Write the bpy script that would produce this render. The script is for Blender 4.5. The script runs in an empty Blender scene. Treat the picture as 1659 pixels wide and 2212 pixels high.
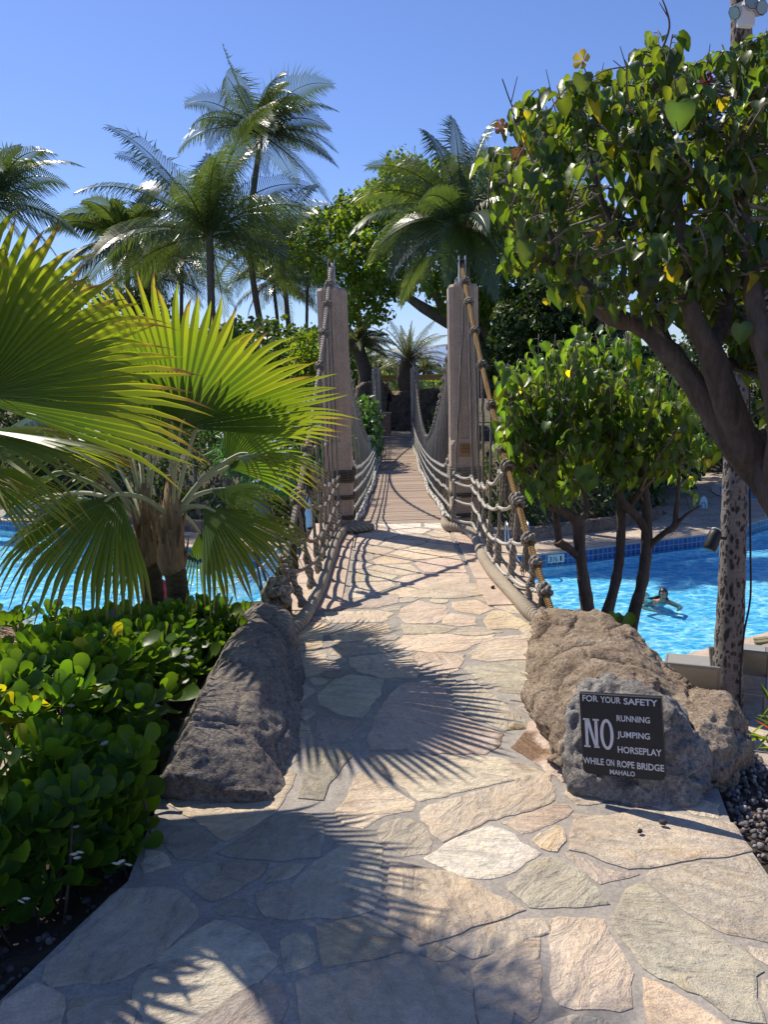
import bpy, bmesh, math, random
import numpy as np
from mathutils import Vector, Matrix, noise
R = math.radians
rng = np.random.default_rng(7)
random.seed(7)
scene = bpy.context.scene
col = scene.collection
# ---------------------------------------------------------------- camera
EYE = Vector((0, 0, 1.62)); PITCH = R(9.02); ROLL = R(1.5)
FPX, CX, CY = 1789.5, 829.5, 1106.0        # focal length and centre in a 1659 x 2212 frame
fwd = Vector((0, math.cos(PITCH), -math.sin(PITCH)))
up0 = Vector((0, math.sin(PITCH), math.cos(PITCH))); rt0 = Vector((1, 0, 0))
rt = rt0*math.cos(ROLL) - up0*math.sin(ROLL); up = up0*math.cos(ROLL) + rt0*math.sin(ROLL)
cam = bpy.data.cameras.new('camera'); cam_o = bpy.data.objects.new('camera', cam); col.objects.link(cam_o)
cam_o.matrix_world = Matrix(((rt.x, up.x, -fwd.x, EYE.x), (rt.y, up.y, -fwd.y, EYE.y), (rt.z, up.z, -fwd.z, EYE.z), (0, 0, 0, 1)))
cam.sensor_fit = 'VERTICAL'; cam.angle_y = 2*math.atan(1106/FPX); cam.clip_start = 0.05; cam.clip_end = 9000
scene.camera = cam_o
# ---------------------------------------------------------------- light
SUN_EL, SUN_AZ = R(53), R(-45)              # azimuth from +Y, negative is to the left
w = bpy.data.worlds.new('World'); scene.world = w; w.use_nodes = True
nt = w.node_tree; bg = nt.nodes['Background']
sky = nt.nodes.new('ShaderNodeTexSky'); sky.sky_type = 'NISHITA'; sky.sun_disc = False
sky.sun_elevation = SUN_EL; sky.sun_rotation = SUN_AZ
sky.air_density = 1.0; sky.dust_density = 0.3; sky.ozone_density = 3.0; sky.altitude = 0
hs = nt.nodes.new('ShaderNodeHueSaturation'); hs.inputs['Saturation'].default_value = 1.0
nt.links.new(sky.outputs[0], hs.inputs['Color']); skm = nt.nodes.new('ShaderNodeMix'); skm.data_type = 'RGBA'; skm.blend_type = 'MULTIPLY'; skm.inputs[0].default_value = 1
skm.inputs[7].default_value = (.84, .93, 1.28, 1)
nt.links.new(hs.outputs[0], skm.inputs[6]); nt.links.new(skm.outputs[2], bg.inputs['Color'])
bg.inputs['Strength'].default_value = 0.095
sl = bpy.data.lights.new('sun', 'SUN'); sl.energy = 5.0; sl.angle = R(0.5); sl.color = (1.0, 0.92, 0.78)
so = bpy.data.objects.new('sun', sl); col.objects.link(so)
sdir = Vector((math.sin(SUN_AZ)*math.cos(SUN_EL), math.cos(SUN_AZ)*math.cos(SUN_EL), math.sin(SUN_EL)))
so.rotation_euler = sdir.to_track_quat('Z', 'Y').to_euler(); so.location = sdir*30
scene.view_settings.view_transform = 'Standard'; scene.view_settings.look = 'None'
scene.view_settings.exposure = 0.30; scene.view_settings.gamma = 1.0
scene.render.engine = 'CYCLES'
scene.cycles.max_bounces = 8; scene.cycles.transparent_max_bounces = 12
scene.cycles.use_denoising = True
# ---------------------------------------------------------------- helpers
def ray(x, y): return fwd + rt*((x-CX)/FPX) + up*((CY-y)/FPX)
def P(x, y, d):
    r = ray(x, y); return EYE + r*(d/r.y)
def G(x, y, z=0.0):
    r = ray(x, y); return EYE + r*((z-EYE.z)/r.z)
def proj(p):
    q = Vector(p) - EYE; k = q.dot(fwd); return CX + FPX*q.dot(rt)/k, CY - FPX*q.dot(up)/k
def tr(ox, oy, s, pts): return [((ox+x/s)/1.83, (oy+y/s)/1.83) for x, y in pts]
def V(*a): return Vector(a)
def lerp(a, b, t): return a + (b-a)*t
def rnd(a, b): return random.uniform(a, b)
def clamp(x, a=0., b=1.): return max(a, min(b, x))
def sstep(a, b, x):
    t = clamp((x-a)/(b-a)); return t*t*(3-2*t)

def origin(o):
    v = Vector((0, 0, 0))
    while o: v += o.location; o = o.parent
    return v
def tag(o, label=None, cat=None, group=None, kind=None):
    if label: o['label'] = label
    if cat: o['category'] = cat
    if group: o['group'] = group
    if kind: o['kind'] = kind
    return o
def thing(name, loc, label, cat, group=None):
    o = bpy.data.objects.new(name, None); col.objects.link(o); o.location = loc; o.empty_display_size = .1
    return tag(o, label, cat, group)
def link(name, me, parent=None, loc=None):
    o = bpy.data.objects.new(name, me); col.objects.link(o)
    if parent: o.parent = parent
    if loc is not None: o.location = Vector(loc) - origin(parent)
    return o
def evaluated(o):
    bpy.context.view_layer.update()
    dg = bpy.context.evaluated_depsgraph_get()
    me = bpy.data.meshes.new_from_object(o.evaluated_get(dg), depsgraph=dg)
    return me

class MB:
    def __init__(s): s.v = []; s.f = []; s.c = []; s.uv = []; s.hasuv = False
    def add(s, verts, faces, c=None, uv=None):
        b = len(s.v); s.v.extend([tuple(p) for p in verts]); s.f.extend([tuple(b+i for i in f) for f in faces])
        n = len(verts)
        if c is None: s.c.extend([(1, 1, 1, 1)]*n)
        elif isinstance(c[0], (tuple, list)): s.c.extend(c)
        else: s.c.extend([tuple(c)+(1,)*(4-len(c))]*n)
        if uv is None: s.uv.extend([(0, 0)]*n)
        else: s.uv.extend(uv); s.hasuv = True
    def box(s, c, sx, sy, sz, rz=0, M=None, col=None, bev=0):
        bm = bmesh.new(); bmesh.ops.create_cube(bm, size=1)
        for v in bm.verts: v.co = Vector((v.co.x*sx, v.co.y*sy, v.co.z*sz))
        if bev: bmesh.ops.bevel(bm, geom=bm.edges[:], offset=bev, segments=2, profile=.5, affect='EDGES')
        m = Matrix.Translation(c) @ (M if M else Matrix.Rotation(rz, 4, 'Z'))
        s.addbm(bm, m, col)
    def addbm(s, bm, m=None, col=None):
        bm.verts.index_update()
        s.add([(m @ v.co) if m else v.co for v in bm.verts], [[v.index for v in f.verts] for f in bm.faces], col); bm.free()
    def tube(s, pts, rad, n=10, twist=0, lobes=3, amp=0.12, cap=True, col=None, flat=1.0):
        """pts: points, rad: a number or one per point; twist: turns per metre of a stranded rope"""
        pts = [Vector(p) for p in pts]; m = len(pts)
        if m < 2: return
        rr = [rad]*m if isinstance(rad, (int, float)) else list(rad)
        T = [(pts[min(i+1, m-1)]-pts[max(i-1, 0)]).normalized() for i in range(m)]
        ref = Vector((0, 0, 1)) if abs(T[0].z) < .9 else Vector((0, 1, 0))
        N = (ref - T[0]*ref.dot(T[0])).normalized()
        vs = []; uv = []; L = 0; gc = [] if (twist and col is None) else None
        for i in range(m):
            if i:
                L += (pts[i]-pts[i-1]).length
                N = N - T[i]*N.dot(T[i]); N = N.normalized() if N.length > 1e-6 else T[i].orthogonal().normalized()
            B = T[i].cross(N)
            for j in range(n):
                a = 2*math.pi*j/n; r = rr[i]
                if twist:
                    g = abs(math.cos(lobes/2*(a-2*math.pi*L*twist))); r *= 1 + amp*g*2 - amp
                    if gc is not None: k = .26+.82*min(1, g*1.5); gc.append((k, k, k, 1))  # crease shade between strands painted in as darker vertex colour
                vs.append(pts[i] + N*(math.cos(a)*r) + B*(math.sin(a)*r*flat)); uv.append((j/n, L))
        fs = [(i*n+j, i*n+(j+1) % n, (i+1)*n+(j+1) % n, (i+1)*n+j) for i in range(m-1) for j in range(n)]
        if cap:
            fs.append(tuple(range(n-1, -1, -1))); fs.append(tuple((m-1)*n+j for j in range(n)))
        s.add(vs, fs, gc if gc else col, uv)
    def build(s, name, mat, parent=None, smooth=True, kind=None):
        me = bpy.data.meshes.new(name); o = link(name, me, parent)
        off = origin(o)
        me.from_pydata([(a[0]-off.x, a[1]-off.y, a[2]-off.z) for a in s.v], [], s.f)
        if smooth: me.polygons.foreach_set('use_smooth', [True]*len(me.polygons))
        ca = me.color_attributes.new('Col', 'FLOAT_COLOR', 'POINT'); ca.data.foreach_set('color', np.array(s.c, dtype=np.float32).ravel())
        if s.hasuv:
            ul = me.uv_layers.new(name='UVMap'); li = np.empty(len(me.loops), dtype=np.int32); me.loops.foreach_get('vertex_index', li)
            ul.data.foreach_set('uv', np.array(s.uv, dtype=np.float32)[li].ravel())
        if mat: me.materials.append(mat)
        if kind: o['kind'] = kind
        me.update(); return o

def catmull(pts, k=6):
    pts = [np.array(p, dtype=float) for p in pts]; out = []
    for i in range(len(pts)-1):
        p0, p1, p2, p3 = pts[max(i-1, 0)], pts[i], pts[i+1], pts[min(i+2, len(pts)-1)]
        for j in range(k):
            t = j/k
            out.append(.5*((2*p1)+(-p0+p2)*t+(2*p0-5*p1+4*p2-p3)*t*t+(-p0+3*p1-3*p2+p3)*t**3))
    out.append(pts[-1]); return out
def limb(mb, spec, k=5, n=9, wob=.0):
    """spec: (x, y, distance, radius) per joint, smoothed into a tapered limb; returns [(point, radius)]"""
    q = [list(P(a, b, d))+[r] for a, b, d, r in spec]
    return limb3(mb, q, k, n, wob)
def limb3(mb, q, k=5, n=9, wob=0):
    c = catmull(q, k)
    if wob:
        ph = rnd(0, 9)
        for i, p in enumerate(c): p[3] *= 1+wob*noise.noise((i*.45, ph, 3.))*1.6
    mb.tube([p[:3] for p in c], [max(p[3], .0015) for p in c], n)
    return [(Vector(p[:3]), p[3]) for p in c]

def scatter(name, tv, tf, pos, ydir, zdir, size, colr, mat, parent, tcol=None, kind=None):
    """one mesh of many small leaves: template (tv, tf) put at pos with its y axis along ydir and its face along zdir"""
    pos = np.asarray(pos, float); y = np.asarray(ydir, float); z = np.asarray(zdir, float)
    y /= np.linalg.norm(y, axis=1, keepdims=True)+1e-9
    z = z - y*np.sum(z*y, 1, keepdims=True); z /= np.linalg.norm(z, axis=1, keepdims=True)+1e-9
    x = np.cross(y, z); N = len(pos); tv = np.asarray(tv, float); k = len(tv)
    s = np.asarray(size, float)
    s = np.full((N, 1), float(s)) if s.ndim == 0 else s.reshape(N, -1)
    if s.shape[1] == 1: s = np.repeat(s, 3, 1)
    vs = pos[:, None, :] + tv[None, :, 0:1]*(x*s[:, 0:1])[:, None, :] + tv[None, :, 1:2]*(y*s[:, 1:2])[:, None, :] + tv[None, :, 2:3]*(z*s[:, 2:3])[:, None, :]
    vs = vs.reshape(-1, 3)
    me = bpy.data.meshes.new(name); o = link(name, me, parent); off = origin(o); vs = vs - np.array(off)
    fl = [len(f) for f in tf]; base = np.concatenate([np.array(f) for f in tf]); nl = len(base)
    loops = (base[None, :] + (np.arange(N)*k)[:, None]).ravel()
    starts1 = np.concatenate([[0], np.cumsum(fl)[:-1]]); starts = (starts1[None, :] + (np.arange(N)*nl)[:, None]).ravel()
    me.vertices.add(len(vs)); me.vertices.foreach_set('co', vs.ravel().astype(np.float32))
    me.loops.add(len(loops)); me.loops.foreach_set('vertex_index', loops.astype(np.int32))
    me.polygons.add(len(starts)); me.polygons.foreach_set('loop_start', starts.astype(np.int32))
    me.polygons.foreach_set('use_smooth', np.ones(len(starts), dtype=bool))
    me.update(calc_edges=True); me.validate()
    cc = np.asarray(colr, float).reshape(N, -1); cc = np.concatenate([cc, np.ones((N, 4-cc.shape[1]))], 1)
    cc = np.repeat(cc, k, 0)
    if tcol is not None: cc[:, :3] *= np.tile(np.asarray(tcol, float), N)[:, None]
    ca = me.color_attributes.new('Col', 'FLOAT_COLOR', 'POINT'); ca.data.foreach_set('color', cc.ravel().astype(np.float32))
    me.materials.append(mat)
    if kind: o['kind'] = kind
    return o
def runit(n):
    v = rng.normal(size=(n, 3)); return v/np.linalg.norm(v, axis=1, keepdims=True)
def inpoly(x, y, poly):
    c = False; j = len(poly)-1
    for i in range(len(poly)):
        xi, yi = poly[i]; xj, yj = poly[j]
        if (yi > y) != (yj > y) and x < (xj-xi)*(y-yi)/(yj-yi)+xi: c = not c
        j = i
    return c
def sample_poly(poly, n):
    xs = [p[0] for p in poly]; ys = [p[1] for p in poly]; out = []
    while len(out) < n:
        a, b = rnd(min(xs), max(xs)), rnd(min(ys), max(ys))
        if inpoly(a, b, poly): out.append((a, b))
    return out

# ---------------------------------------------------------------- materials
class NT:
    def __init__(s, name):
        s.m = bpy.data.materials.new(name); s.m.use_nodes = True; s.t = s.m.node_tree; s.t.nodes.clear()
        s.out = s.t.nodes.new('ShaderNodeOutputMaterial')
    def n(s, typ, ins=None, **kw):
        nd = s.t.nodes.new('ShaderNode'+typ)
        for k, v in kw.items(): setattr(nd, k, v)
        for k, v in (ins or {}).items():
            sock = nd.inputs[k]
            if isinstance(v, bpy.types.NodeSocket): s.t.links.new(v, sock)
            elif isinstance(v, bpy.types.Node): s.t.links.new(v.outputs[0], sock)
            else: sock.default_value = v
        return nd
    def math(s, op, a, b=None, c=None):
        ins = {0: a}
        if b is not None: ins[1] = b
        if c is not None: ins[2] = c
        return s.n('Math', ins, operation=op).outputs[0]
    def mix(s, fac, a, b, bt='MIX'):
        nd = s.t.nodes.new('ShaderNodeMix'); nd.data_type = 'RGBA'; nd.blend_type = bt
        for i, v in ((0, fac), (6, a), (7, b)):
            if isinstance(v, bpy.types.NodeSocket): s.t.links.new(v, nd.inputs[i])
            else: nd.inputs[i].default_value = v if i == 0 else tuple(v)+(1,)*(4-len(v))
        return nd.outputs[2]
    def coord(s, kind='Object', scale=(1, 1, 1)):
        tc = s.n('TexCoord'); mp = s.n('Mapping', {'Vector': tc.outputs[kind], 'Scale': scale}); return mp.outputs[0]
    def noise(s, vec, scale, detail=4, rough=.55, dist=0.):
        return s.n('TexNoise', {'Vector': vec, 'Scale': scale, 'Detail': detail, 'Roughness': rough, 'Distortion': dist}).outputs['Fac']
    def ramp(s, fac, stops):
        nd = s.n('ValToRGB', {'Fac': fac}); el = nd.color_ramp.elements
        while len(el) > 1: el.remove(el[0])
        el[0].position = stops[0][0]; el[0].color = tuple(stops[0][1])+(1,)
        for p, c in stops[1:]:
            e = el.new(p); e.color = tuple(c)+(1,)
        return nd.outputs[0]
    def attr(s): return s.n('Attribute', attribute_name='Col')
    def bump(s, h, strength=.4, dist=.01, nrm=None):
        ins = {'Height': h, 'Strength': strength, 'Distance': dist}
        if nrm is not None: ins['Normal'] = nrm
        return s.n('Bump', ins).outputs[0]
    def pbr(s, color, rough=.7, nrm=None, spec=.4, **kw):
        ins = {'Base Color': color if isinstance(color, bpy.types.NodeSocket) else tuple(color)+(1,), 'Roughness': rough, 'Specular IOR Level': spec}
        if nrm is not None: ins['Normal'] = nrm
        for k, v in kw.items(): ins[k.replace('_', ' ')] = v
        return s.n('BsdfPrincipled', ins)
    def done(s, sh):
        s.t.links.new(sh.outputs[0] if isinstance(sh, bpy.types.Node) else sh, s.out.inputs['Surface']); return s.m
def flat(name, c, rough=.6, spec=.4, metal=0., var=.12, scale=20):
    t = NT(name); v = t.coord(); f = t.noise(v, scale, 5)
    c2 = t.mix(f, [x*(1-var) for x in c], [min(1, x*(1+var)) for x in c])
    return t.done(t.pbr(c2, rough, t.bump(f, .15, .004), spec, Metallic=metal))
def leafmat(name, base, trans, fac=.4, rough=.45, spec=.4, bump=0.):
    t = NT(name); a = t.attr().outputs['Color']
    b = t.mix(1., base, a, 'MULTIPLY'); c = t.mix(1., trans, a, 'MULTIPLY')
    nr = None
    if bump: nr = t.bump(t.noise(t.coord(), 60, 3), bump, .004)
    p = t.pbr(b, rough, nr, spec); tl = t.n('BsdfTranslucent', {'Color': c})
    return t.done(t.n('MixShader', {0: fac, 1: p.outputs[0], 2: tl.outputs[0]}))
def barkmat(name, dark, light, sc=14, stretch=.35, bump=.8, rough=.9):
    t = NT(name); v = t.coord('Object', (1, 1, stretch)); f = t.noise(v, sc, 7, .65, .4); g = t.noise(v, sc*5, 4, .6)
    c = t.ramp(f, [(.3, dark), (.72, light)]); c = t.mix(.35, c, t.ramp(g, [(.3, dark), (.7, light)]))
    return t.done(t.pbr(c, rough, t.bump(t.math('ADD', f, t.math('MULTIPLY', g, .4)), bump, .03), .15))
def stonemat(name, c1, c2, c3, sc=3., bump=.6, dist=.02, crack=0., grain=0.):
    t = NT(name); v = t.coord('Object'); f = t.noise(v, sc, 8, .62, .3); g = t.noise(v, sc*9, 6, .65); h = t.noise(v, sc*40, 4, .7)
    c = t.ramp(f, [(.28, c1), (.5, c2), (.74, c3)])
    c = t.mix(.5, c, t.mix(1., c, t.ramp(g, [(.25, (.55, .55, .55)), (.75, (1.4, 1.36, 1.3))]), 'MULTIPLY'))
    c = t.mix(.55, c, t.mix(1., c, t.ramp(h, [(.3, (.5, .5, .5)), (.7, (1.4, 1.4, 1.4))]), 'MULTIPLY'))
    hh = t.math('ADD', t.math('MULTIPLY', f, .6), t.math('ADD', t.math('MULTIPLY', g, .35), t.math('MULTIPLY', h, .14)))
    if grain:
        gr = t.noise(v, 62., 3, .75); c = t.mix(grain, c, t.mix(1., c, t.ramp(gr, [(.30, (.35, .34, .33)), (.5, (1., 1., 1.)), (.70, (1.65, 1.6, 1.5))]), 'MULTIPLY')); hh = t.math('ADD', hh, t.math('MULTIPLY', gr, .3*grain))
        pt = t.noise(v, 17., 2, .6); c = t.mix(t.n('Clamp', {0: t.math('MULTIPLY', t.math('SUBTRACT', .34, pt), 9.)}).outputs[0], c, [x*.32 for x in c1])
    if crack:
        vo = t.n('TexVoronoi', {'Vector': t.n('VectorMath', {0: v, 1: t.n('TexNoise', {'Vector': v, 'Scale': sc*2}).outputs['Color']}, operation='ADD').outputs[0], 'Scale': sc*1.3}, feature='DISTANCE_TO_EDGE').outputs['Distance']
        k = t.math('MINIMUM', t.math('MULTIPLY', vo, 40.), 1.)
        hh = t.math('ADD', hh, t.math('MULTIPLY', k, crack)); c = t.mix(t.math('MULTIPLY', t.math('SUBTRACT', 1., k), .55), c, [x*.3 for x in c1])
    return t.done(t.pbr(c, .9, t.bump(hh, bump, dist), .2))
def ropemat(name, c1, c2, turns=3., per_m=26.):
    t = NT(name); uv = t.n('UVMap').outputs[0]; s = t.n('SeparateXYZ', {0: uv})
    ph = t.math('ADD', t.math('MULTIPLY', s.outputs[0], turns), t.math('MULTIPLY', s.outputs[1], per_m))
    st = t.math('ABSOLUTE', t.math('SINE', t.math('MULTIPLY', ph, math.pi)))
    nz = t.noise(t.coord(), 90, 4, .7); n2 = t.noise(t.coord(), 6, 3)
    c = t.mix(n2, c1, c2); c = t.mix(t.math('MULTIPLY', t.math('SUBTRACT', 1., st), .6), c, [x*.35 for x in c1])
    c = t.mix(.4, c, t.mix(1., c, t.ramp(nz, [(.25, (.5, .5, .5)), (.75, (1.4, 1.4, 1.4))]), 'MULTIPLY'))
    c = t.mix(1., c, t.attr().outputs['Color'], 'MULTIPLY')
    return t.done(t.pbr(c, .95, t.bump(t.math('ADD', st, t.math('MULTIPLY', nz, .6)), .7, .012), .1))
M = {}
M['rock_tan'] = stonemat('rock_tan', (.16, .12, .09), (.33, .255, .19), (.47, .385, .30), 4.5, 1., .06, grain=.75)
M['rock_grey'] = stonemat('rock_grey', (.18, .17, .165), (.32, .30, .285), (.47, .44, .41), 6., 1., .06, grain=.75)
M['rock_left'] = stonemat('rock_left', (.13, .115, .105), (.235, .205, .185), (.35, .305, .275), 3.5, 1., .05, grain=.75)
M['rock_far'] = stonemat('rock_far', (.10, .075, .055), (.20, .15, .115), (.33, .26, .2), .9, .8, .1, .2)
M['concrete'] = stonemat('concrete', (.37, .295, .23), (.44, .35, .275), (.50, .405, .325), 5., .2, .006)
M['ledge'] = stonemat('ledge', (.40, .30, .23), (.50, .39, .31), (.58, .48, .39), 3., .25, .006)
M['mortar'] = stonemat('mortar', (.25, .225, .20), (.32, .29, .26), (.38, .345, .31), 2., .6, .008)
M['deck'] = stonemat('deck', (.30, .24, .18), (.44, .36, .28), (.58, .49, .40), .9, .3, .01, .3)
M['soil'] = stonemat('soil', (.035, .027, .02), (.075, .058, .043), (.13, .105, .085), 7., 1., .04)
M['bank'] = stonemat('bank', (.05, .045, .03), (.11, .095, .06), (.18, .15, .10), 1.5, 1., .08)
M['rope_grey'] = ropemat('rope_grey', (.27, .235, .19), (.42, .37, .31))
M['rope_brown'] = ropemat('rope_brown', (.24, .145, .06), (.37, .25, .12), 1., 60.)
M['rope_white'] = ropemat('rope_white', (.55, .51, .44), (.76, .72, .65))
M['rope_kerb'] = ropemat('rope_kerb', (.58, .48, .36), (.78, .68, .54), 0., 0.)
M['rope_dark'] = ropemat('rope_dark', (.13, .105, .08), (.24, .195, .15))
M['metal'] = flat('metal', (.48, .48, .5), .45, .5, .6)
M['dark_metal'] = flat('dark_metal', (.018, .018, .02), .4, .5)
M['bark'] = barkmat('bark', (.045, .034, .028), (.17, .135, .11), 10, .3)
M['bark_pale'] = barkmat('bark_pale', (.10, .085, .07), (.30, .26, .22), 6, .4)
M['palm_bark'] = barkmat('palm_bark', (.06, .05, .042), (.22, .19, .16), 8, 2.5)
M['fanbark'] = barkmat('fanbark', (.055, .04, .025), (.20, .15, .09), 16, 3.)
M['petiole'] = flat('petiole', (.34, .36, .20), .5, .4, 0, .25, 9)
M['husk'] = barkmat('husk', (.16, .10, .055), (.42, .31, .19), 12, .3)
M['hau'] = leafmat('hau', (.038, .078, .024), (.22, .34, .02), .42, .38, .5, .25)
M['hau2'] = leafmat('hau2', (.042, .09, .024), (.24, .40, .025), .45, .38, .5, .25)
M['naupaka'] = leafmat('naupaka', (.045, .105, .015), (.24, .45, .015), .36, .42, .4, .1)
M['coco'] = leafmat('coco', (.045, .075, .032), (.17, .25, .03), .28, .33, .7)
M['datepalm'] = leafmat('datepalm', (.11, .14, .075), (.22, .26, .08), .3, .4, .5)
M['ficus'] = leafmat('ficus', (.085, .165, .026), (.34, .52, .03), .40, .45, .4)
M['darkleaf'] = leafmat('darkleaf', (.028, .058, .018), (.07, .13, .02), .3, .45, .4)
M['hedge'] = leafmat('hedge', (.03, .062, .016), (.10, .18, .025), .3, .45, .4)
M['oleander'] = leafmat('oleander', (.035, .085, .02), (.12, .26, .03), .3, .4, .5)
M['petal'] = leafmat('petal', (.8, .8, .78), (.7, .7, .66), .3, .6, .2)
M['black'] = flat('black', (.012, .012, .013), .5, .4)
M['white'] = flat('white', (.62, .62, .60), .55, .4)
M['letter'] = flat('letter', (.60, .59, .60), .5, .3)
M['tan'] = flat('tan', (.50, .37, .20), .7, .3)
M['thatch'] = barkmat('thatch', (.17, .11, .06), (.50, .36, .22), 18, .35)
M['sling'] = flat('sling', (.27, .26, .235), .7, .3)
def fanmat():
    t = NT('fan_leaf'); a = t.attr(); s = t.n('SeparateColor', {0: a.outputs['Color']})
    nz = t.noise(t.coord(), 14, 3)
    k = t.math('ADD', s.outputs[0], t.math('MULTIPLY', t.math('SUBTRACT', s.outputs[1], .5), .22))
    k = t.math('ADD', k, t.math('MULTIPLY', t.math('SUBTRACT', nz, .5), .12))
    cb = t.ramp(k, [(.0, (.035, .06, .022)), (.55, (.045, .09, .02)), (.86, (.13, .15, .03)), (.96, (.25, .17, .04)), (1., (.18, .10, .05))])
    ct = t.ramp(k, [(.0, (.09, .17, .012)), (.45, (.20, .33, .014)), (.84, (.46, .54, .02)), (.95, (.60, .46, .04)), (1., (.28, .15, .05))])
    p = t.pbr(cb, .38, None, .5); tl = t.n('BsdfTranslucent', {'Color': ct})
    return t.done(t.n('MixShader', {0: .45, 1: p.outputs[0], 2: tl.outputs[0]}))
M['fan'] = fanmat()
def flagmat():
    t = NT('flagstone'); a = t.attr().outputs['Color']; v = t.coord('Object')
    ang = t.math('MULTIPLY', t.attr().outputs['Alpha'], 6.283)
    vr = t.n('VectorRotate', {'Vector': v, 'Angle': ang}, rotation_type='Z_AXIS').outputs[0]
    rot = t.n('Mapping', {'Vector': t.n('VectorMath', {0: vr, 1: t.n('CombineXYZ', {0: ang, 1: ang}).outputs[0]}, operation='ADD').outputs[0], 'Scale': (1.4, 3.3, 1)}).outputs[0]
    f = t.noise(rot, 4, 9, .62, 1.1); g = t.noise(v, 34, 6, .7, .2); h = t.noise(v, 170, 4, .7); e = t.noise(v, 2.6, 3, .5)
    c = t.mix(1., a, t.ramp(f, [(.22, (.48, .45, .42)), (.38, (.90, .89, .88)), (.46, (1.04, 1.02, 1.)), (.60, (1.14, 1.09, 1.0)), (.70, (.92, .80, .64)), (.82, (.70, .58, .46))]), 'MULTIPLY')
    c = t.mix(.7, c, t.mix(1., c, t.ramp(e, [(.3, (.75, .70, .68)), (.6, (1.1, 1.1, 1.1))]), 'MULTIPLY'))
    c = t.mix(.6, c, t.mix(1., c, t.ramp(g, [(.25, (.62, .6, .58)), (.7, (1.2, 1.2, 1.2))]), 'MULTIPLY'))
    c = t.mix(.5, c, t.mix(1., c, t.ramp(h, [(.3, (.6, .6, .6)), (.7, (1.3, 1.3, 1.3))]), 'MULTIPLY'))
    # the damp, rust-brown patch beside the right-hand boulder
    q = t.n('VectorMath', {0: v, 1: tuple(G(1125, 1615))}, operation='SUBTRACT').outputs[0]
    q = t.n('VectorMath', {0: q, 1: (8.5, 4.2, 0)}, operation='MULTIPLY').outputs[0]
    ln = t.n('VectorMath', {0: q}, operation='LENGTH').outputs['Value']
    wet = t.math('SUBTRACT', 1., t.math('ADD', ln, t.math('MULTIPLY', t.math('SUBTRACT', t.noise(v, 9, 4), .5), 1.6)))
    wet = t.n('Clamp', {0: t.math('MULTIPLY', wet, 3.)}).outputs[0]
    c = t.mix(wet, c, t.mix(1., c, (.40, .31, .23), 'MULTIPLY'))
    rg = t.math('SUBTRACT', .85, t.math('MULTIPLY', wet, .62))
    hh = t.math('ADD', t.math('MULTIPLY', f, .8), t.math('ADD', t.math('MULTIPLY', g, .3), t.math('MULTIPLY', h, .08)))
    return t.done(t.pbr(c, rg, t.bump(hh, 1., .05), .3))
M['flag'] = flagmat()
def woodmat():
    t = NT('deck_wood'); a = t.attr().outputs['Color']; v = t.coord('Object', (.35, 5, 1)); f = t.noise(v, 12, 7, .6, .5)
    c = t.mix(1., a, t.ramp(f, [(.25, (.55, .5, .48)), (.5, (1, 1, 1)), (.75, (1.25, 1.2, 1.15))]), 'MULTIPLY')
    return t.done(t.pbr(c, .85, t.bump(f, .5, .006), .2))
M['wood'] = woodmat()
def cocobark():
    t = NT('scarred_bark'); v = t.coord('Object', (1, 1, .45)); nz = t.n('TexNoise', {'Vector': v, 'Scale': 9., 'Detail': 4}).outputs['Color']
    vv = t.n('VectorMath', {0: v, 1: t.n('VectorMath', {0: nz, 1: (.10, .10, .10)}, operation='MULTIPLY').outputs[0]}, operation='ADD').outputs[0]
    vo = t.n('TexVoronoi', {'Vector': vv, 'Scale': 23., 'Randomness': 1.}).outputs['Distance']
    hole = t.n('Clamp', {0: t.math('MULTIPLY', t.math('SUBTRACT', .52, vo), 5.)}).outputs[0]
    patch = t.n('Clamp', {0: t.math('MULTIPLY', t.math('SUBTRACT', t.noise(v, 5, 2), .33), 8.)}).outputs[0]
    hole = t.math('MULTIPLY', hole, patch)
    rg = t.noise(t.coord('Object', (1, 1, 8)), 6, 4)
    c = t.mix(rg, (.11, .09, .078), (.30, .26, .23)); c = t.mix(t.math('MULTIPLY', hole, .9), c, (.03, .025, .021))
    hh = t.math('SUBTRACT', t.math('MULTIPLY', rg, .3), hole)
    return t.done(t.pbr(c, .9, t.bump(hh, .8, .02), .15))
M['cocobark'] = cocobark()
# ================================================================ setting: pool, decks, ground, path
ZW, ZD, ZF = -2.90, -2.65, -3.17           # water level, pool deck, pool floor
POOL = [(-14, 14), (-9, 12.2), (-5, 11), (-2, 10.2), (-.9, 9.75), (1.4, 9.75), (2.6, 10.5), (4.26, 11.92), (6.27, 13.11), (9, 14.9), (12, 17), (16, 19), (18.5, 22),
        (17.5, 25.5), (14.5, 25.6), (11.2, 23.7), (9.2, 21.9), (6.5, 20.75), (3.56, 19.6), (0, 19.5), (-2.7, 20.2), (-6, 22.2), (-9, 24.6), (-12.8, 27.2), (-17, 29), (-22, 29), (-25, 22), (-20, 16)]
def smooth_loop(pts, k=5):
    n = len(pts); q = [np.array(pts[i % n], float) for i in range(-1, n+2)]; out = []
    for i in range(1, n+1):
        p0, p1, p2, p3 = q[i-1], q[i], q[i+1], q[i+2]
        for j in range(k):
            t = j/k; out.append(tuple(.5*((2*p1)+(-p0+p2)*t+(2*p0-5*p1+4*p2-p3)*t*t+(-p0+3*p1-3*p2+p3)*t**3)))
    return out
pool = smooth_loop(POOL, 5)
pool2 = smooth_loop([(12.2, 27.6), (15, 26.9), (20, 27.2), (24, 30), (20, 34), (14.5, 33), (12.3, 30)], 4)
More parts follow.
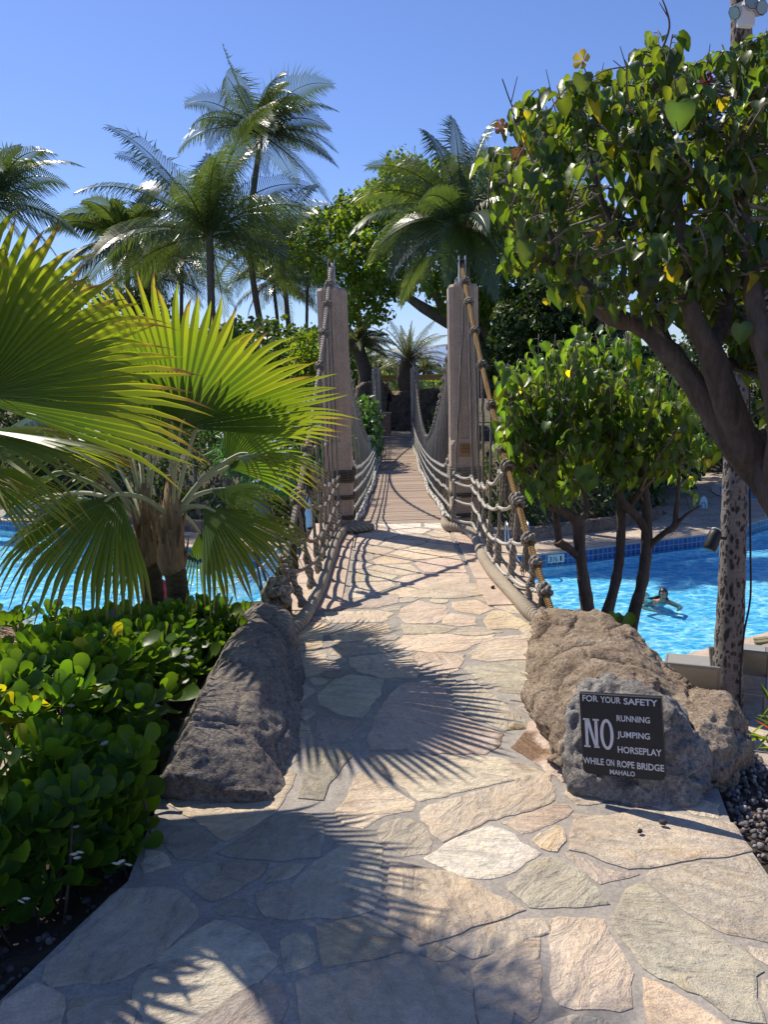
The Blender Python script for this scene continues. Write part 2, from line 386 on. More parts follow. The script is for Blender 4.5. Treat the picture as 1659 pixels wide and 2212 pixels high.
def offset_loop(pts, d):
    n = len(pts); out = []
    for i in range(n):
        a, b = Vector(pts[i-1]), Vector(pts[(i+1) % n]); t = (b-a).normalized(); nn = Vector((t.y, -t.x)); out.append(tuple(Vector(pts[i])+nn*d))
    return out
def fill(name, loops, z, mat, kind='structure'):
    bm = bmesh.new(); es = []
    for lp in loops:
        vs = [bm.verts.new((x, y, z)) for x, y in lp]
        es += [bm.edges.new((vs[i-1], vs[i])) for i in range(len(vs))]
    bmesh.ops.triangle_fill(bm, use_beauty=True, edges=es)
    bmesh.ops.recalc_face_normals(bm, faces=bm.faces[:])
    for f in bm.faces:
        if f.normal.z < 0: f.normal_flip()
    mb = MB(); mb.addbm(bm); return mb.build(name, mat, None, False, kind)
def watermat():
    t = NT('water'); v = t.coord('Object')
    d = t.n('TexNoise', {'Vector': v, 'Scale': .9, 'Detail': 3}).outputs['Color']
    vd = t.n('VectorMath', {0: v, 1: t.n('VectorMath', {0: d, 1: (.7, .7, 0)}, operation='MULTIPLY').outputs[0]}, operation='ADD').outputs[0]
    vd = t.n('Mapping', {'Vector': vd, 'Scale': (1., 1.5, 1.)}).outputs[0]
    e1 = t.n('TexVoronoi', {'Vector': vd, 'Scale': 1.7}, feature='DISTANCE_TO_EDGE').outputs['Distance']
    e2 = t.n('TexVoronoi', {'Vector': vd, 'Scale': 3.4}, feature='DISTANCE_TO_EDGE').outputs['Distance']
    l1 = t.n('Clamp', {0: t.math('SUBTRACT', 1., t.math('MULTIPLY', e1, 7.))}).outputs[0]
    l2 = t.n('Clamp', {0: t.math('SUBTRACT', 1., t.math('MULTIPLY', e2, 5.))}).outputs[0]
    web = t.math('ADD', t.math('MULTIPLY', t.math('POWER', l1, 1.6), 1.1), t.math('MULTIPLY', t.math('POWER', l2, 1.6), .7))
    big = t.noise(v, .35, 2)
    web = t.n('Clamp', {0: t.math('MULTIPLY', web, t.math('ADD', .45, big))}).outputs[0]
    # pool caustics painted into the tint as a web of brighter lines
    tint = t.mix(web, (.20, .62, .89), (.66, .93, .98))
    wv = t.n('Mapping', {'Vector': v, 'Scale': (.8, 1.5, 1)}).outputs[0]
    h = t.math('ADD', t.noise(wv, 2.6, 3, .5, .4), t.math('MULTIPLY', t.noise(wv, 8., 2), .22))
    nr = t.bump(h, .9, .30)
    fr = t.n('Fresnel', {'IOR': 1.33, 'Normal': nr}).outputs[0]
    fr = t.math('MINIMUM', t.math('MULTIPLY', fr, .6), .38)
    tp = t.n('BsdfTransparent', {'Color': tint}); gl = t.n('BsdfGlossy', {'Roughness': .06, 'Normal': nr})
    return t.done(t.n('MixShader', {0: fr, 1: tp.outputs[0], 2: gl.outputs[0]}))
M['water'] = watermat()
M['plaster'] = flat('pool_plaster', (.78, .83, .86), .8, .2, 0, .06, 3)
def tilemat():
    t = NT('pool_tile'); v = t.n('UVMap').outputs[0]
    b = t.n('TexBrick', {'Vector': v, 'Color1': (.012, .045, .16, 1), 'Color2': (.03, .10, .30, 1), 'Mortar': (.20, .28, .38, 1), 'Scale': 1., 'Mortar Size': .012, 'Brick Width': .15, 'Row Height': .15}, offset=0.)
    return t.done(t.pbr(b.outputs[0], .3, None, .5))
M['tile'] = tilemat()
for nm, lp, in (('water', pool), ('water', pool2)):
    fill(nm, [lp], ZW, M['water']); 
    mb = MB(); n = len(lp); s = 0; vs = []; uv = []
    for i in range(n+1):
        x, y = lp[i % n]
        if i: s += math.dist(lp[i-1], lp[i % n])
        vs += [(x, y, ZD), (x, y, ZW-.08)]; uv += [(s, 0), (s, .33)]
    mb.add(vs, [(2*i, 2*i+1, 2*i+3, 2*i+2) for i in range(n)], None, uv); mb.build('pool_tile_band', M['tile'], None, False, 'structure')
    mb = MB(); vs = []
    for i in range(n+1):
        x, y = lp[i % n]; vs += [(x, y, ZW-.08), (x, y, ZF)]
    mb.add(vs, [(2*i, 2*i+1, 2*i+3, 2*i+2) for i in range(n)]); mb.build('pool_wall', M['plaster'], None, False, 'structure')
    fill('pool_floor', [offset_loop(lp, .3)], ZF, M['plaster'])
    o2 = offset_loop(lp, .28); mb = MB(); vs = []
    for i in range(n+1):
        a, b = lp[i % n], o2[i % n]; vs += [(a[0], a[1], ZD), (a[0], a[1], ZD+.03), (b[0], b[1], ZD+.03), (b[0], b[1], ZD)]
    mb.add(vs, [(4*i+k, 4*i+k+1, 4*i+k+5, 4*i+k+4) for i in range(n) for k in range(3)]); mb.build('pool_coping', M['ledge'], None, False, 'structure')
B = 70
fill('pool_deck', [[(-B, -B), (B, -B), (B, B), (-B, B)], pool, pool2], ZD, M['deck'])
mb = MB(); L = 5000
o = [(-L, -L), (L, -L), (L, L), (-L, L)]; i_ = [(-B, -B), (B, -B), (B, B), (-B, B)]
mb.add([(x, y, ZD) for x, y in o+i_], [(k, (k+1) % 4, 4+(k+1) % 4, 4+k) for k in range(4)]); mb.build('ground', M['bank'], None, False, 'structure')

# near bank that carries the path
def xl(Y): return -.82 - 1.3*sstep(2.6, .2, Y)*1.0
def xr(Y): return 1.22 + .9*sstep(2.4, .0, Y)
def zbank(X, Y):
    dx = max(xl(Y)-X, X-xr(Y), 0); dy = max(0, Y-5.7); dd = math.hypot(dx, dy)
    if Y < 1.5: dd *= sstep(-2, 1.5, Y)*.8+.2
    a, b = (.75, 2.9) if X < 0 else (.3, 2.3)
    z = -.035 - .07*sstep(.02, .4, dd) - 2.85*sstep(a, b, dd) + .06*(noise.noise((X*1.3, Y*1.3, 0)))*sstep(.1, .8, dd)
    return z
def grid(name, x0, x1, nx, y0, y1, ny, zf, mat, skip=None):
    mb = MB(); vs = []; ok = []
    for j in range(ny+1):
        for i in range(nx+1):
            X, Y = lerp(x0, x1, i/nx), lerp(y0, y1, j/ny); vs.append((X, Y, zf(X, Y)))
    fs = []
    for j in range(ny):
        for i in range(nx):
            a = j*(nx+1)+i
            if skip and skip(*vs[a][:2]): continue
            fs.append((a, a+1, a+nx+2, a+nx+1))
    mb.add(vs, fs); return mb.build(name, mat, None, True, 'structure')
grid('terrain', -12, 10, 132, -8, 12.6, 124, zbank, M['soil'], lambda X, Y: inpoly(X+.08, Y+.08, pool) or zbank(X+.08, Y+.08) < -2.88)
_yb = [(-90, 31), (-22, 31), (-12.8, 29.5), (-6, 24.4), (-2.7, 22.1), (-1.5, 22.0), (-1.1, 30.3), (2.1, 30.3), (2.5, 21.6), (3.6, 21.4), (6.5, 22.9), (8.3, 24.4), (9.6, 29), (12, 35), (30, 38), (90, 38)]
def yb(X):
    for (a, ya), (b, yb_) in zip(_yb, _yb[1:]):
        if X <= b: return lerp(ya, yb_, clamp((X-a)/(b-a)))
    return 38
def zfar(X, Y): return -2.75 + 2.3*sstep(0, 2.4, Y-yb(X)) + .08*noise.noise((X*.5, Y*.5, 2.))
grid('terrain', -80, 80, 200, 20.5, 130, 120, zfar, M['bank'], lambda X, Y: Y+.95 < yb(X) and Y+.95 < yb(X+.8))
# low stone kerb of the planted bank beyond the pool
mb = MB(); pk = [(X, yb(X)-.12) for X in np.linspace(-12.5, 12, 70)]
for (a, b), (c, d) in zip(pk, pk[1:]):
    if -1.9 < a < 2.4: continue
    mb.add([(a, b, ZD-.05), (a, b, ZD+.32), (a, b+.3, ZD+.33), (c, d, ZD-.05), (c, d, ZD+.32), (c, d+.3, ZD+.33)], [(0, 3, 4, 1), (1, 4, 5, 2)])
tag(mb.build('planter_kerb', M['rock_far'], None, True), 'low dark stone kerb edging the planted bank beyond the pool', 'kerb')
# hills across the bay, distance haze painted in as a blue base colour
mb = MB(); vs = []; n = 90
for i in range(n+1):
    X = lerp(-3500, 3900, i/n); h = 45+150*math.exp(-((X-600)/900)**2)+34*noise.noise((X*.0016, 3, 1))+10*noise.noise((X*.008, 3, 1))
    vs += [(X, 4200, -5), (X, 4500, max(8, h))]
mb.add(vs, [(2*i, 2*i+2, 2*i+3, 2*i+1) for i in range(n)]); M['hill'] = flat('hill', (.33, .42, .62), .95, .05, 0, .18, .01)
mb.build('hills', M['hill'], None, True, 'structure')

# ---------------------------------------------------------------- path: mortar bed and flagstones
gxy = lambda x, y: tuple(G(x, y)[:2])
bed = [(-2.4, -3.5), (2.4, -3.5), (2.1, .6), (1.55, 1.8), gxy(1659, 1889), gxy(1627, 1842), gxy(1580, 1779), (1.3, 3.1), (1.22, 5.0), (1.18, 5.8), (1.18, 9.42), (-.78, 9.42), (-.80, 5.8), (-.85, 5.0), (-.92, 3.05),
       gxy(275, 1904), gxy(217, 1955), gxy(90, 2075), gxy(0, 2161), (-1.9, .9)]
fill('path', [bed], 0.0, M['mortar'])
cA = lambda p: tr(0, 3100, 1.508, p)
cB = lambda p: tr(1000, 3000, 1.508, p)
cD = lambda p: tr(1936, 3000, 1.508, p)
cC = lambda p: tr(1100, 2300, 1.4426, p)
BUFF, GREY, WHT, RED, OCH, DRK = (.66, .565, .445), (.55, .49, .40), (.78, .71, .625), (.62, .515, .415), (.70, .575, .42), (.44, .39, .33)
ST = [
 (BUFF, cC([(540, 990), (800, 997), (1250, 1003), (1440, 1060), (1525, 1095), (1180, 1165), (815, 1250), (780, 1225), (640, 1130), (530, 1060)])),
 (BUFF, cB([(992, 318), (1040, 280), (1250, 225), (1659, 105), (1775, 80), (1790, 250), (1660, 315), (1400, 368), (1135, 497), (1075, 445), (1010, 370)])),
 (BUFF, cB([(600, 115), (650, 85), (780, 160), (965, 265), (940, 310), (780, 330), (660, 410), (540, 400), (490, 320), (560, 250), (590, 190)])),
 (GREY, cB([(740, 440), (790, 390), (870, 350), (960, 370), (1010, 410), (1065, 480), (1050, 560), (900, 575), (860, 540), (780, 500)])),
 (WHT, cB([(1030, 595), (1150, 520), (1400, 400), (1490, 420), (1590, 500), (1659, 530), (1705, 565), (1640, 620), (1500, 690), (1420, 722), (1330, 715), (1200, 680), (1090, 625)])),
 (GREY, cB([(570, 505), (700, 500), (775, 530), (760, 700), (740, 850), (720, 905), (500, 950), (380, 940), (200, 970), (180, 900), (250, 740), (290, 690), (420, 590)])),
 (OCH, cB([(825, 620), (880, 618), (960, 640), (1180, 690), (1400, 790), (1640, 905), (1500, 940), (1240, 1040), (990, 1108), (940, 1080), (815, 1000), (830, 930), (805, 800), (815, 700)])),
 (OCH, cB([(380, 1005), (530, 965), (650, 950), (730, 985), (860, 1060), (885, 1150), (700, 1185), (430, 1240), (410, 1170), (400, 1100)])),
 (GREY, cB([(170, 1090), (240, 1050), (320, 1050), (360, 1100), (380, 1200), (320, 1240), (200, 1270), (165, 1180)])),
 (RED, cB([(265, 1340), (450, 1280), (700, 1230), (950, 1185), (1060, 1215), (1240, 1260), (1290, 1360), (1310, 1480), (1330, 1600), (1300, 1720), (800, 1740), (290, 1730), (280, 1500)])),
 (OCH, cB([(1050, 1195), (1060, 1140), (1090, 1100), (1220, 1165), (1150, 1190)])),
 (BUFF, cB([(1185, 1110), (1280, 1060), (1480, 985), (1659, 960), (1795, 965), (1790, 1040), (1640, 1080), (1500, 1130), (1390, 1180), (1320, 1190), (1250, 1150)])),
 (BUFF, cD([(65, 385), (200, 335), (380, 275), (460, 270), (490, 310), (440, 350), (250, 440), (200, 440), (120, 400)])),
 (OCH, cD([(270, 490), (300, 450), (400, 405), (430, 430), (440, 490), (400, 550), (350, 555), (310, 530)])),
 (BUFF, cD([(500, 335), (700, 350), (900, 312), (1100, 330), (1300, 370), (1440, 388), (1555, 550), (1400, 585), (1200, 605), (830, 655), (760, 640), (640, 590), (485, 545), (490, 430)])),
 (RED, cD([(445, 560), (520, 580), (650, 640), (760, 680), (900, 690), (830, 710), (660, 740), (570, 670), (480, 600)])),
 (GREY, cD([(105, 745), (180, 690), (300, 600), (370, 590), (480, 625), (560, 690), (640, 790), (720, 870), (500, 880), (240, 888), (180, 850), (120, 790)])),
 (GREY, cD([(740, 940), (780, 860), (810, 780), (880, 750), (920, 745), (980, 800), (1100, 900), (1300, 1010), (1450, 1110), (1600, 1230), (1640, 1270), (1590, 1300), (1580, 1420), (1650, 1581), (1560, 1581), (1430, 1540), (1250, 1400), (1020, 1300), (920, 1250), (800, 1100), (760, 1010)])),
 (GREY, cD([(950, 660), (1200, 625), (1450, 600), (1560, 580), (1645, 690), (1690, 780), (1700, 1050), (1659, 1090), (1500, 1060), (1330, 1000), (1200, 940), (1080, 840), (960, 740)])),
 (BUFF, cD([(360, 965), (500, 962), (680, 970), (720, 1050), (790, 1150), (860, 1280), (840, 1350), (845, 1480), (770, 1500), (600, 1475), (420, 1480), (390, 1400), (370, 1310), (360, 1080)])),
 (OCH, cD([(920, 1310), (1020, 1345), (1200, 1460), (1320, 1540), (1400, 1600), (1400, 1700), (930, 1700), (925, 1450)])),
 (BUFF, cD([(220, 1070), (298, 1080), (298, 1250), (285, 1540), (240, 1570), (150, 1510), (100, 1680), (-30, 1680), (-60, 1500), (-100, 1270), (40, 1160), (130, 1120)])),
 (GREY, cD([(330, 1590), (500, 1535), (640, 1560), (760, 1600), (850, 1720), (300, 1740)])),
 (BUFF, cD([(1640, 1350), (1780, 1330), (1780, 1620), (1730, 1640), (1650, 1440)])),
 (GREY, cD([(1500, 1110), (1659, 1150), (1770, 1160), (1780, 1280), (1690, 1240), (1620, 1190)])),
 (GREY, cA([(380, 990), (470, 880), (600, 740), (720, 640), (950, 620), (1050, 650), (1150, 720), (1160, 800), (1060, 920), (900, 1060), (740, 1140), (580, 1180), (330, 1200), (260, 1165), (300, 1060)])),
 (GREY, cA([(830, 1200), (960, 1020), (1280, 815), (1400, 850), (1540, 900), (1590, 960), (1640, 1080), (1500, 1200), (1300, 1350), (1180, 1430), (1060, 1500), (880, 1430), (800, 1300)])),
 (GREY, cA([(430, 1300), (520, 1265), (740, 1280), (780, 1350), (800, 1440), (700, 1620), (420, 1620), (415, 1380)])),
 (BUFF, cA([(20, 1295), (210, 1205), (310, 1215), (370, 1280), (370, 1420), (320, 1620), (-40, 1620), (-20, 1400)])),
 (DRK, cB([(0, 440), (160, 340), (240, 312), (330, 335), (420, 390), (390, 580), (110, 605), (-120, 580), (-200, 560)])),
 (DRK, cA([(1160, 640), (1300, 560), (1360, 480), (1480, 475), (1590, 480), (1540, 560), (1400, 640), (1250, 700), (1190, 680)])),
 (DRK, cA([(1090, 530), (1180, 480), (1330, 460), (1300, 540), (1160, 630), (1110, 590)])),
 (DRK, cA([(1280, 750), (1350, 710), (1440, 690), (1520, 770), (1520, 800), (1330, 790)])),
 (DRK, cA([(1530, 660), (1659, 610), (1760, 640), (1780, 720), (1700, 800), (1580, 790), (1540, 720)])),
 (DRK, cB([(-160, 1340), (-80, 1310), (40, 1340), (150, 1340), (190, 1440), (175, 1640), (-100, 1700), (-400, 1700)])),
 (GREY, cC([(220, 650), (330, 560), (420, 530), (600, 560), (580, 630), (480, 785), (330, 745), (235, 700)])),
 (RED, cC([(640, 640), (700, 590), (880, 570), (950, 620), (1000, 720), (1080, 790), (1280, 870), (1270, 930), (1170, 980), (900, 978), (730, 955), (540, 955), (520, 900), (560, 760)])),
 (GREY, cC([(990, 600), (1100, 560), (1240, 660), (1400, 780), (1420, 830), (1290, 850), (1100, 760), (1010, 680)])),
 (GREY, cC([(1060, 490), (1250, 460), (1450, 455), (1420, 600), (1380, 640), (1250, 620), (1120, 550)])),
 (BUFF, cC([(410, 440), (620, 410), (770, 430), (800, 520), (790, 550), (600, 550), (420, 500)])),
 (BUFF, cC([(1090, 410), (1200, 320), (1430, 300), (1440, 440), (1200, 455), (1110, 440)])),
 (BUFF, cC([(730, 310), (900, 300), (1130, 315), (1230, 305), (1050, 400), (900, 400), (680, 390), (620, 370)])),
 (OCH, cC([(290, 300), (420, 250), (620, 240), (640, 290), (520, 330), (330, 345)])),
 (OCH, cC([(1170, 230), (1220, 165), (1300, 170), (1440, 250), (1430, 270), (1200, 270)])),
 (BUFF, cC([(930, 240), (980, 180), (1120, 200), (1125, 245), (1050, 255)])),
 (BUFF, cC([(710, 150), (800, 110), (960, 140), (965, 200), (900, 240), (740, 240), (680, 200)])),
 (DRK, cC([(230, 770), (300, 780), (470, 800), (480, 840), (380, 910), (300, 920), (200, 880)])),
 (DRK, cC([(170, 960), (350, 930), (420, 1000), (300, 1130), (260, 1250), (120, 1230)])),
 (OCH, cC([(990, 118), (1130, 103), (1220, 155), (1150, 190), (1010, 165)])),
 (BUFF, cC([(740, 60), (900, 12), (1160, 12), (1180, 75), (1000, 95), (800, 93)])),
 (GREY, cC([(250, 105), (400, 66), (690, 72), (680, 120), (560, 150), (300, 152)])),
 (BUFF, cC([(260, 176), (560, 165), (660, 182), (600, 230), (300, 236)])),
 (GREY, cC([(290, 360), (520, 345), (640, 345), (700, 395), (600, 400), (400, 425), (300, 420)])),
 (BUFF, cC([(120, 400), (270, 400), (280, 470), (330, 500), (150, 540)])),
]
def voro(rect, seeds):
    cells = []
    for i, a in enumerate(seeds):
        poly = [Vector(p) for p in rect]
        for j, b in enumerate(seeds):
            if i == j: continue
            m = (Vector(a)+Vector(b))/2; n = Vector(b)-Vector(a); out = []
            for k in range(len(poly)):
                p, q = poly[k-1], poly[k]; dp, dq = (p-m).dot(n), (q-m).dot(n)
                if dp*dq < 0: out.append(p+(q-p)*(dp/(dp-dq)))
                if dq <= 0: out.append(q)
            poly = out
            if len(poly) < 3: break
        if len(poly) >= 3: cells.append(poly)
    return cells
def stone(mb, poly, colr, top=.0055, jit=.011):
    """a flagstone: wavy outline, worn top edge"""
    n = len(poly); pts = []; top += rnd(-.0015, .0015)
    for i in range(n):
        a, b = Vector(poly[i]), Vector(poly[(i+1) % n]); k = max(1, int((b-a).length/.035))
        for j in range(k): pts.append(a.lerp(b, j/k))
    c = sum(pts, Vector((0, 0)))/len(pts); sd = rnd(0, 99); ring = []
    for p in pts:
        d = (p-c); d.normalize()
        ring.append(p + d*(jit*1.6*noise.noise((p.x*14, p.y*14, sd)) + jit*noise.noise((p.x*45, p.y*45, sd))))
    m = len(ring); k = rnd(.88, 1.1); cc = [x*k*rnd(.97, 1.03) for x in colr]+[random.random()]
    vs = [(p.x, p.y, -.002) for p in ring] + [(p.x, p.y, top-.0025) for p in ring] + [(p.x+(c.x-p.x)/max((c-p).length, .01)*.010, p.y+(c.y-p.y)/max((c-p).length, .01)*.010, top) for p in ring] + [(c.x, c.y, top+.001)]
    fs = [(i, (i+1) % m, m+(i+1) % m, m+i) for i in range(m)] + [(m+i, m+(i+1) % m, 2*m+(i+1) % m, 2*m+i) for i in range(m)]
    # the top as one polygon
    fs.append(tuple(range(2*m, 3*m)))
    mb.add(vs[:-1], fs, cc)
mb = MB(); PLACED = []
def area(p): return .5*sum(p[i-1][0]*p[i][1]-p[i][0]*p[i-1][1] for i in range(len(p)))
for c, px in ST:
    w_ = [gxy(*p) for p in px]
    if area(w_) < 0: w_ = w_[::-1]
    c0 = sum((Vector(p) for p in w_), Vector((0, 0)))/len(w_); w_ = [tuple(Vector(p)+(Vector(p)-c0).normalized()*.006) for p in w_]
    PLACED.append(w_); stone(mb, w_, c)
# small filler stones wherever the big ones leave a wide joint
random.seed(77); fill_c = []
def seg_d(p, a, b):
    a, b, p = Vector(a), Vector(b), Vector(p); ab = b-a; t_ = clamp((p-a).dot(ab)/max(ab.length_squared, 1e-9)); return (p-a-ab*t_).length
def clear(p):
    d = min(seg_d(p, bed[i-1], bed[i]) for i in range(len(bed)))
    for q in PLACED:
        if abs(q[0][0]-p[0])+abs(q[0][1]-p[1]) > 1.8: continue
        if inpoly(p[0], p[1], q): return 0
        d = min(d, min(seg_d(p, q[i-1], q[i]) for i in range(len(q))))
    return d
cand = []
for _ in range(5200):
    p = (rnd(-1.2, 1.5), rnd(1.7, 6.0))
    if not inpoly(p[0], p[1], bed): continue
    d = clear(p)
    if d > .055: cand.append((d, p))
cand.sort(reverse=True)
for d, p in cand:
    if p[1] > 5.75 and abs(p[0]-.2) > .55: continue
    d = min(d, clear(p)) 
    if d < .05: continue
    r_ = min(d-.016, .20); n_ = random.randint(5, 7); ph = rnd(0, 6); q = []
    for i in range(n_):
        a = ph+6.283*(i+rnd(-.25, .25))/n_; rr_ = r_*rnd(.88, 1.12); v0 = (p[0]+math.cos(a)*rr_, p[1]+math.sin(a)*rr_)
        # let the corner reach out until it meets its neighbours
        for k in range(8):
            v1 = (p[0]+math.cos(a)*rr_*(1+.13*(k+1)), p[1]+math.sin(a)*rr_*(1+.13*(k+1)))
            if inpoly(v1[0], v1[1], bed) and clear(v1) > .016: v0 = v1
            else: break
        q.append(v0)
    PLACED.append(q); stone(mb, q, random.choice([BUFF, GREY, GREY, OCH, RED, DRK]))
# smaller stones of the raised approach up to the towers
random.seed(12)
x0, x1, y0, y1 = -.30, .70, 6.05, 9.30; sd = []
while len(sd) < 23:
    q = (rnd(x0, x1), rnd(y0, y1))
    if all(math.hypot((q[0]-s[0])/1.25, q[1]-s[1]) > .27 for s in sd): sd.append(q)
for cell in voro([(x0, y0), (x1, y0), (x1, y1), (x0, y1)], sd):
    c = sum(cell, Vector((0, 0)))/len(cell); sh = [c+(p-c)*(1-.022/max((p-c).length, .03)) for p in cell]
    stone(mb, [tuple(p) for p in sh], random.choice([BUFF, BUFF, OCH, GREY, WHT, RED]), .0055, .009)
# stones behind the camera
y0, y1 = -3.2, 1.62; sd = [(rnd(-2, 2), rnd(y0, y1)) for _ in range(26)]
for cell in voro([(-2.1, y0), (2.1, y0), (1.5, y1), (-1.5, y1)], sd):
    c = sum(cell, Vector((0, 0)))/len(cell); sh = [c+(p-c)*.93 for p in cell]
    stone(mb, [tuple(p) for p in sh], random.choice([BUFF, OCH, GREY]))
mb.build('flagstone_path', M['flag'], None, False, 'structure')

# concrete abutment under the approach, with its tan edge slabs
ab = thing('bridge_abutment', (.2, 7.5, 0), 'tan concrete abutment carrying the flagstone approach up to the two nearer towers', 'abutment')
mb = MB(); mb.box((.195, 7.62, -2.14), 1.94, 3.6, 4.26, 0, None, None, .02); mb.build('abutment_body', M['ledge'], ab, False)
for s in (-1, 1):
    mb = MB(); xa, xb_ = (-.80, -.33) if s < 0 else (.73, 1.19); ys = [5.75, 6.55, 7.45, 8.35, 9.42]
    for a, b in zip(ys, ys[1:]): mb.box(((xa+xb_)/2, (a+b)/2, .005), xb_-xa, b-a-.012, .018, 0, None, None, .004)
    mb.build('edge_slab', M['ledge'], ab, False)
# drain-like combed panels let into the edge slabs
for xc in (-.40, .80):
    mb = MB()
    for k in range(9): mb.box((xc-.09+k*.0225, 8.3, .0165), .012, .62, .006)
    mb.build('combed_panel', M['ledge'], ab, False)

# pebbles beside the path
def pebble_tpl():
    bm = bmesh.new(); bmesh.ops.create_icosphere(bm, subdivisions=1, radius=1)
    for v in bm.verts: v.co *= 1+.28*noise.noise(v.co*1.4)
    vs = [tuple(v.co) for v in bm.verts]; bm.verts.index_update(); fs = [tuple(v.index for v in f.verts) for f in bm.faces]; bm.free(); return vs, fs
PV, PF = pebble_tpl()
def pebbles(name, pts, s0, s1, cols, kind='stuff'):
    n = len(pts); sz = rng.uniform(s0, s1, (n, 1))*rng.uniform(.6, 1.2, (n, 3))
    c = np.array([random.choice(cols) for _ in range(n)])*rng.uniform(.6, 1.3, (n, 1))
    return scatter(name, PV, PF, pts, runit(n), runit(n), sz, c, M['pebble'], None, None, kind)
t = NT('pebble'); a = t.attr().outputs['Color']; nz = t.noise(t.coord(), 50, 4)
M['pebble'] = t.done(t.pbr(t.mix(1., a, t.ramp(nz, [(.3, (.6, .6, .6)), (.7, (1.3, 1.3, 1.3))]), 'MULTIPLY'), .9, t.bump(nz, .5, .01), .2))
pts = []
while len(pts) < 5200:
    Y = rnd(1.2, 4.2); X = rnd(1.22, 2.6)
    lim = np.interp(Y, [1.2, 2.47, 2.79, 4.2], [1.75, 1.24, 1.25, 1.6])
    if X > lim: pts.append((X, Y, zbank(X, Y)+rnd(.0, .03)))
pebbles('gravel', pts, .007, .017, [(.22, .19, .175), (.32, .29, .27), (.15, .13, .12)])
pts = []
while len(pts) < 1500:
    Y = rnd(1.2, 3.2); X = rnd(-2.6, -.8)
    lim = np.interp(Y, [.9, 2.0, 2.3, 2.55, 3.05], [-1.9, -1.10, -1.02, -.95, -.95])
    if X < lim: pts.append((X, Y, zbank(X, Y)+rnd(-.005, .012)))
pebbles('gravel', pts, .006, .018, [(.13, .11, .10), (.2, .17, .15), (.08, .065, .05)])
for (x, y, s, lb) in ((1383, 1806, .013, 'small dark pebble lying alone on the buff flagstone before the sign boulder'), (1432, 1789, .017, 'larger dark pebble against the foot of the sign boulder on the path')):
    p = G(x, y); o = pebbles('pebble', [(p.x, p.y, .011+s*.7)], s, s*1.3, [(.09, .07, .07)], None); tag(o, lb, 'pebble')
for (x, y, lb) in ((980, 2303, 'dark crumb of lava stone beside the right-hand kerb rope'), ):
    p = G(1065, 1275); o = pebbles('pebble', [(p.x, p.y, .025)], .02, .026, [(.07, .05, .045)], None); tag(o, lb, 'pebble')
# ================================================================ boulders and the safety sign
def rock_mesh(name, hulls, mat, voxel, amps, seed, parent=None, smooth=4, ledge=(5, .03, .02, .01, .006)):
    bm = bmesh.new()
    for pts in hulls:
        b2 = bmesh.new(); vs = [b2.verts.new(p) for p in pts]; r = bmesh.ops.convex_hull(b2, input=vs)
        for v in [v for v in b2.verts if not v.link_faces]: b2.verts.remove(v)
        me = bpy.data.meshes.new('tmp'); b2.to_mesh(me); bm.from_mesh(me); b2.free(); bpy.data.meshes.remove(me)
    me = bpy.data.meshes.new(name); bm.to_mesh(me); bm.free()
    o = link(name, me); md = o.modifiers.new('r', 'REMESH'); md.mode = 'VOXEL'; md.voxel_size = voxel
    sm = o.modifiers.new('s', 'SMOOTH'); sm.iterations = smooth; sm.factor = .5
    m2 = evaluated(o); o.modifiers.clear(); o.data = m2; bpy.data.meshes.remove(me)
    n = len(m2.vertices); co = np.empty(n*3, np.float32); m2.vertices.foreach_get('co', co); co = co.reshape(-1, 3)
    no = np.array([v.normal[:] for v in m2.vertices]); d = np.zeros(n)
    for i in range(n):
        p = Vector(co[i]); x = 0
        c_, st_, ck, pit, fine = ledge
        q = p+Vector((noise.noise(p*3.+Vector((seed, 0, 0))), noise.noise(p*3.+Vector((0, seed, 0))), noise.noise(p*3.+Vector((0, 0, seed)))))*.10
        for sc, am in amps: x += am*(.55-2*abs(noise.noise(q*sc+Vector((seed, 3, 0)))))           # crests
        tt = (q.x*.25+q.y*.35+q.z*.9)*c_+.9*noise.noise(p*2.2+Vector((0, 0, seed)))                # broken layers
        f_ = tt-math.floor(tt); x += st_*(f_*f_*f_-.3)*(.35+.65*sstep(-.15, .3, noise.noise(p*1.9+Vector((9, seed, 0)))))
        dd, pp = noise.voronoi(Vector((q.x*2.7+seed, q.y*2.7, q.z*3.6))); x -= ck*math.exp(-(dd[1]-dd[0])*26)   # fractures
        n_ = noise.noise(p*15+Vector((seed, 0, 5))); x -= pit*max(0, n_-.22)*2.2                   # pits
        x += fine*noise.fractal(p*30+Vector((seed, 0, 0)), .8, 2.1, 3)
        d[i] = x
    co = co + no*d[:, None]; off = np.array(origin(parent)) if parent else 0
    m2.vertices.foreach_set('co', (co-off).astype(np.float32).ravel()); m2.polygons.foreach_set('use_smooth', [True]*len(m2.polygons))
    m2.materials.clear(); m2.materials.append(mat); m2.update()
    if parent: o.parent = parent
    return o
def c6(x, y): return ((1900+x/1.4604)/1.83, (2300+y/1.4604)/1.83)
def g6(x, y, z=0.): return G(*c6(x, y), z)
def p6(x, y, d): return P(*c6(x, y), d)
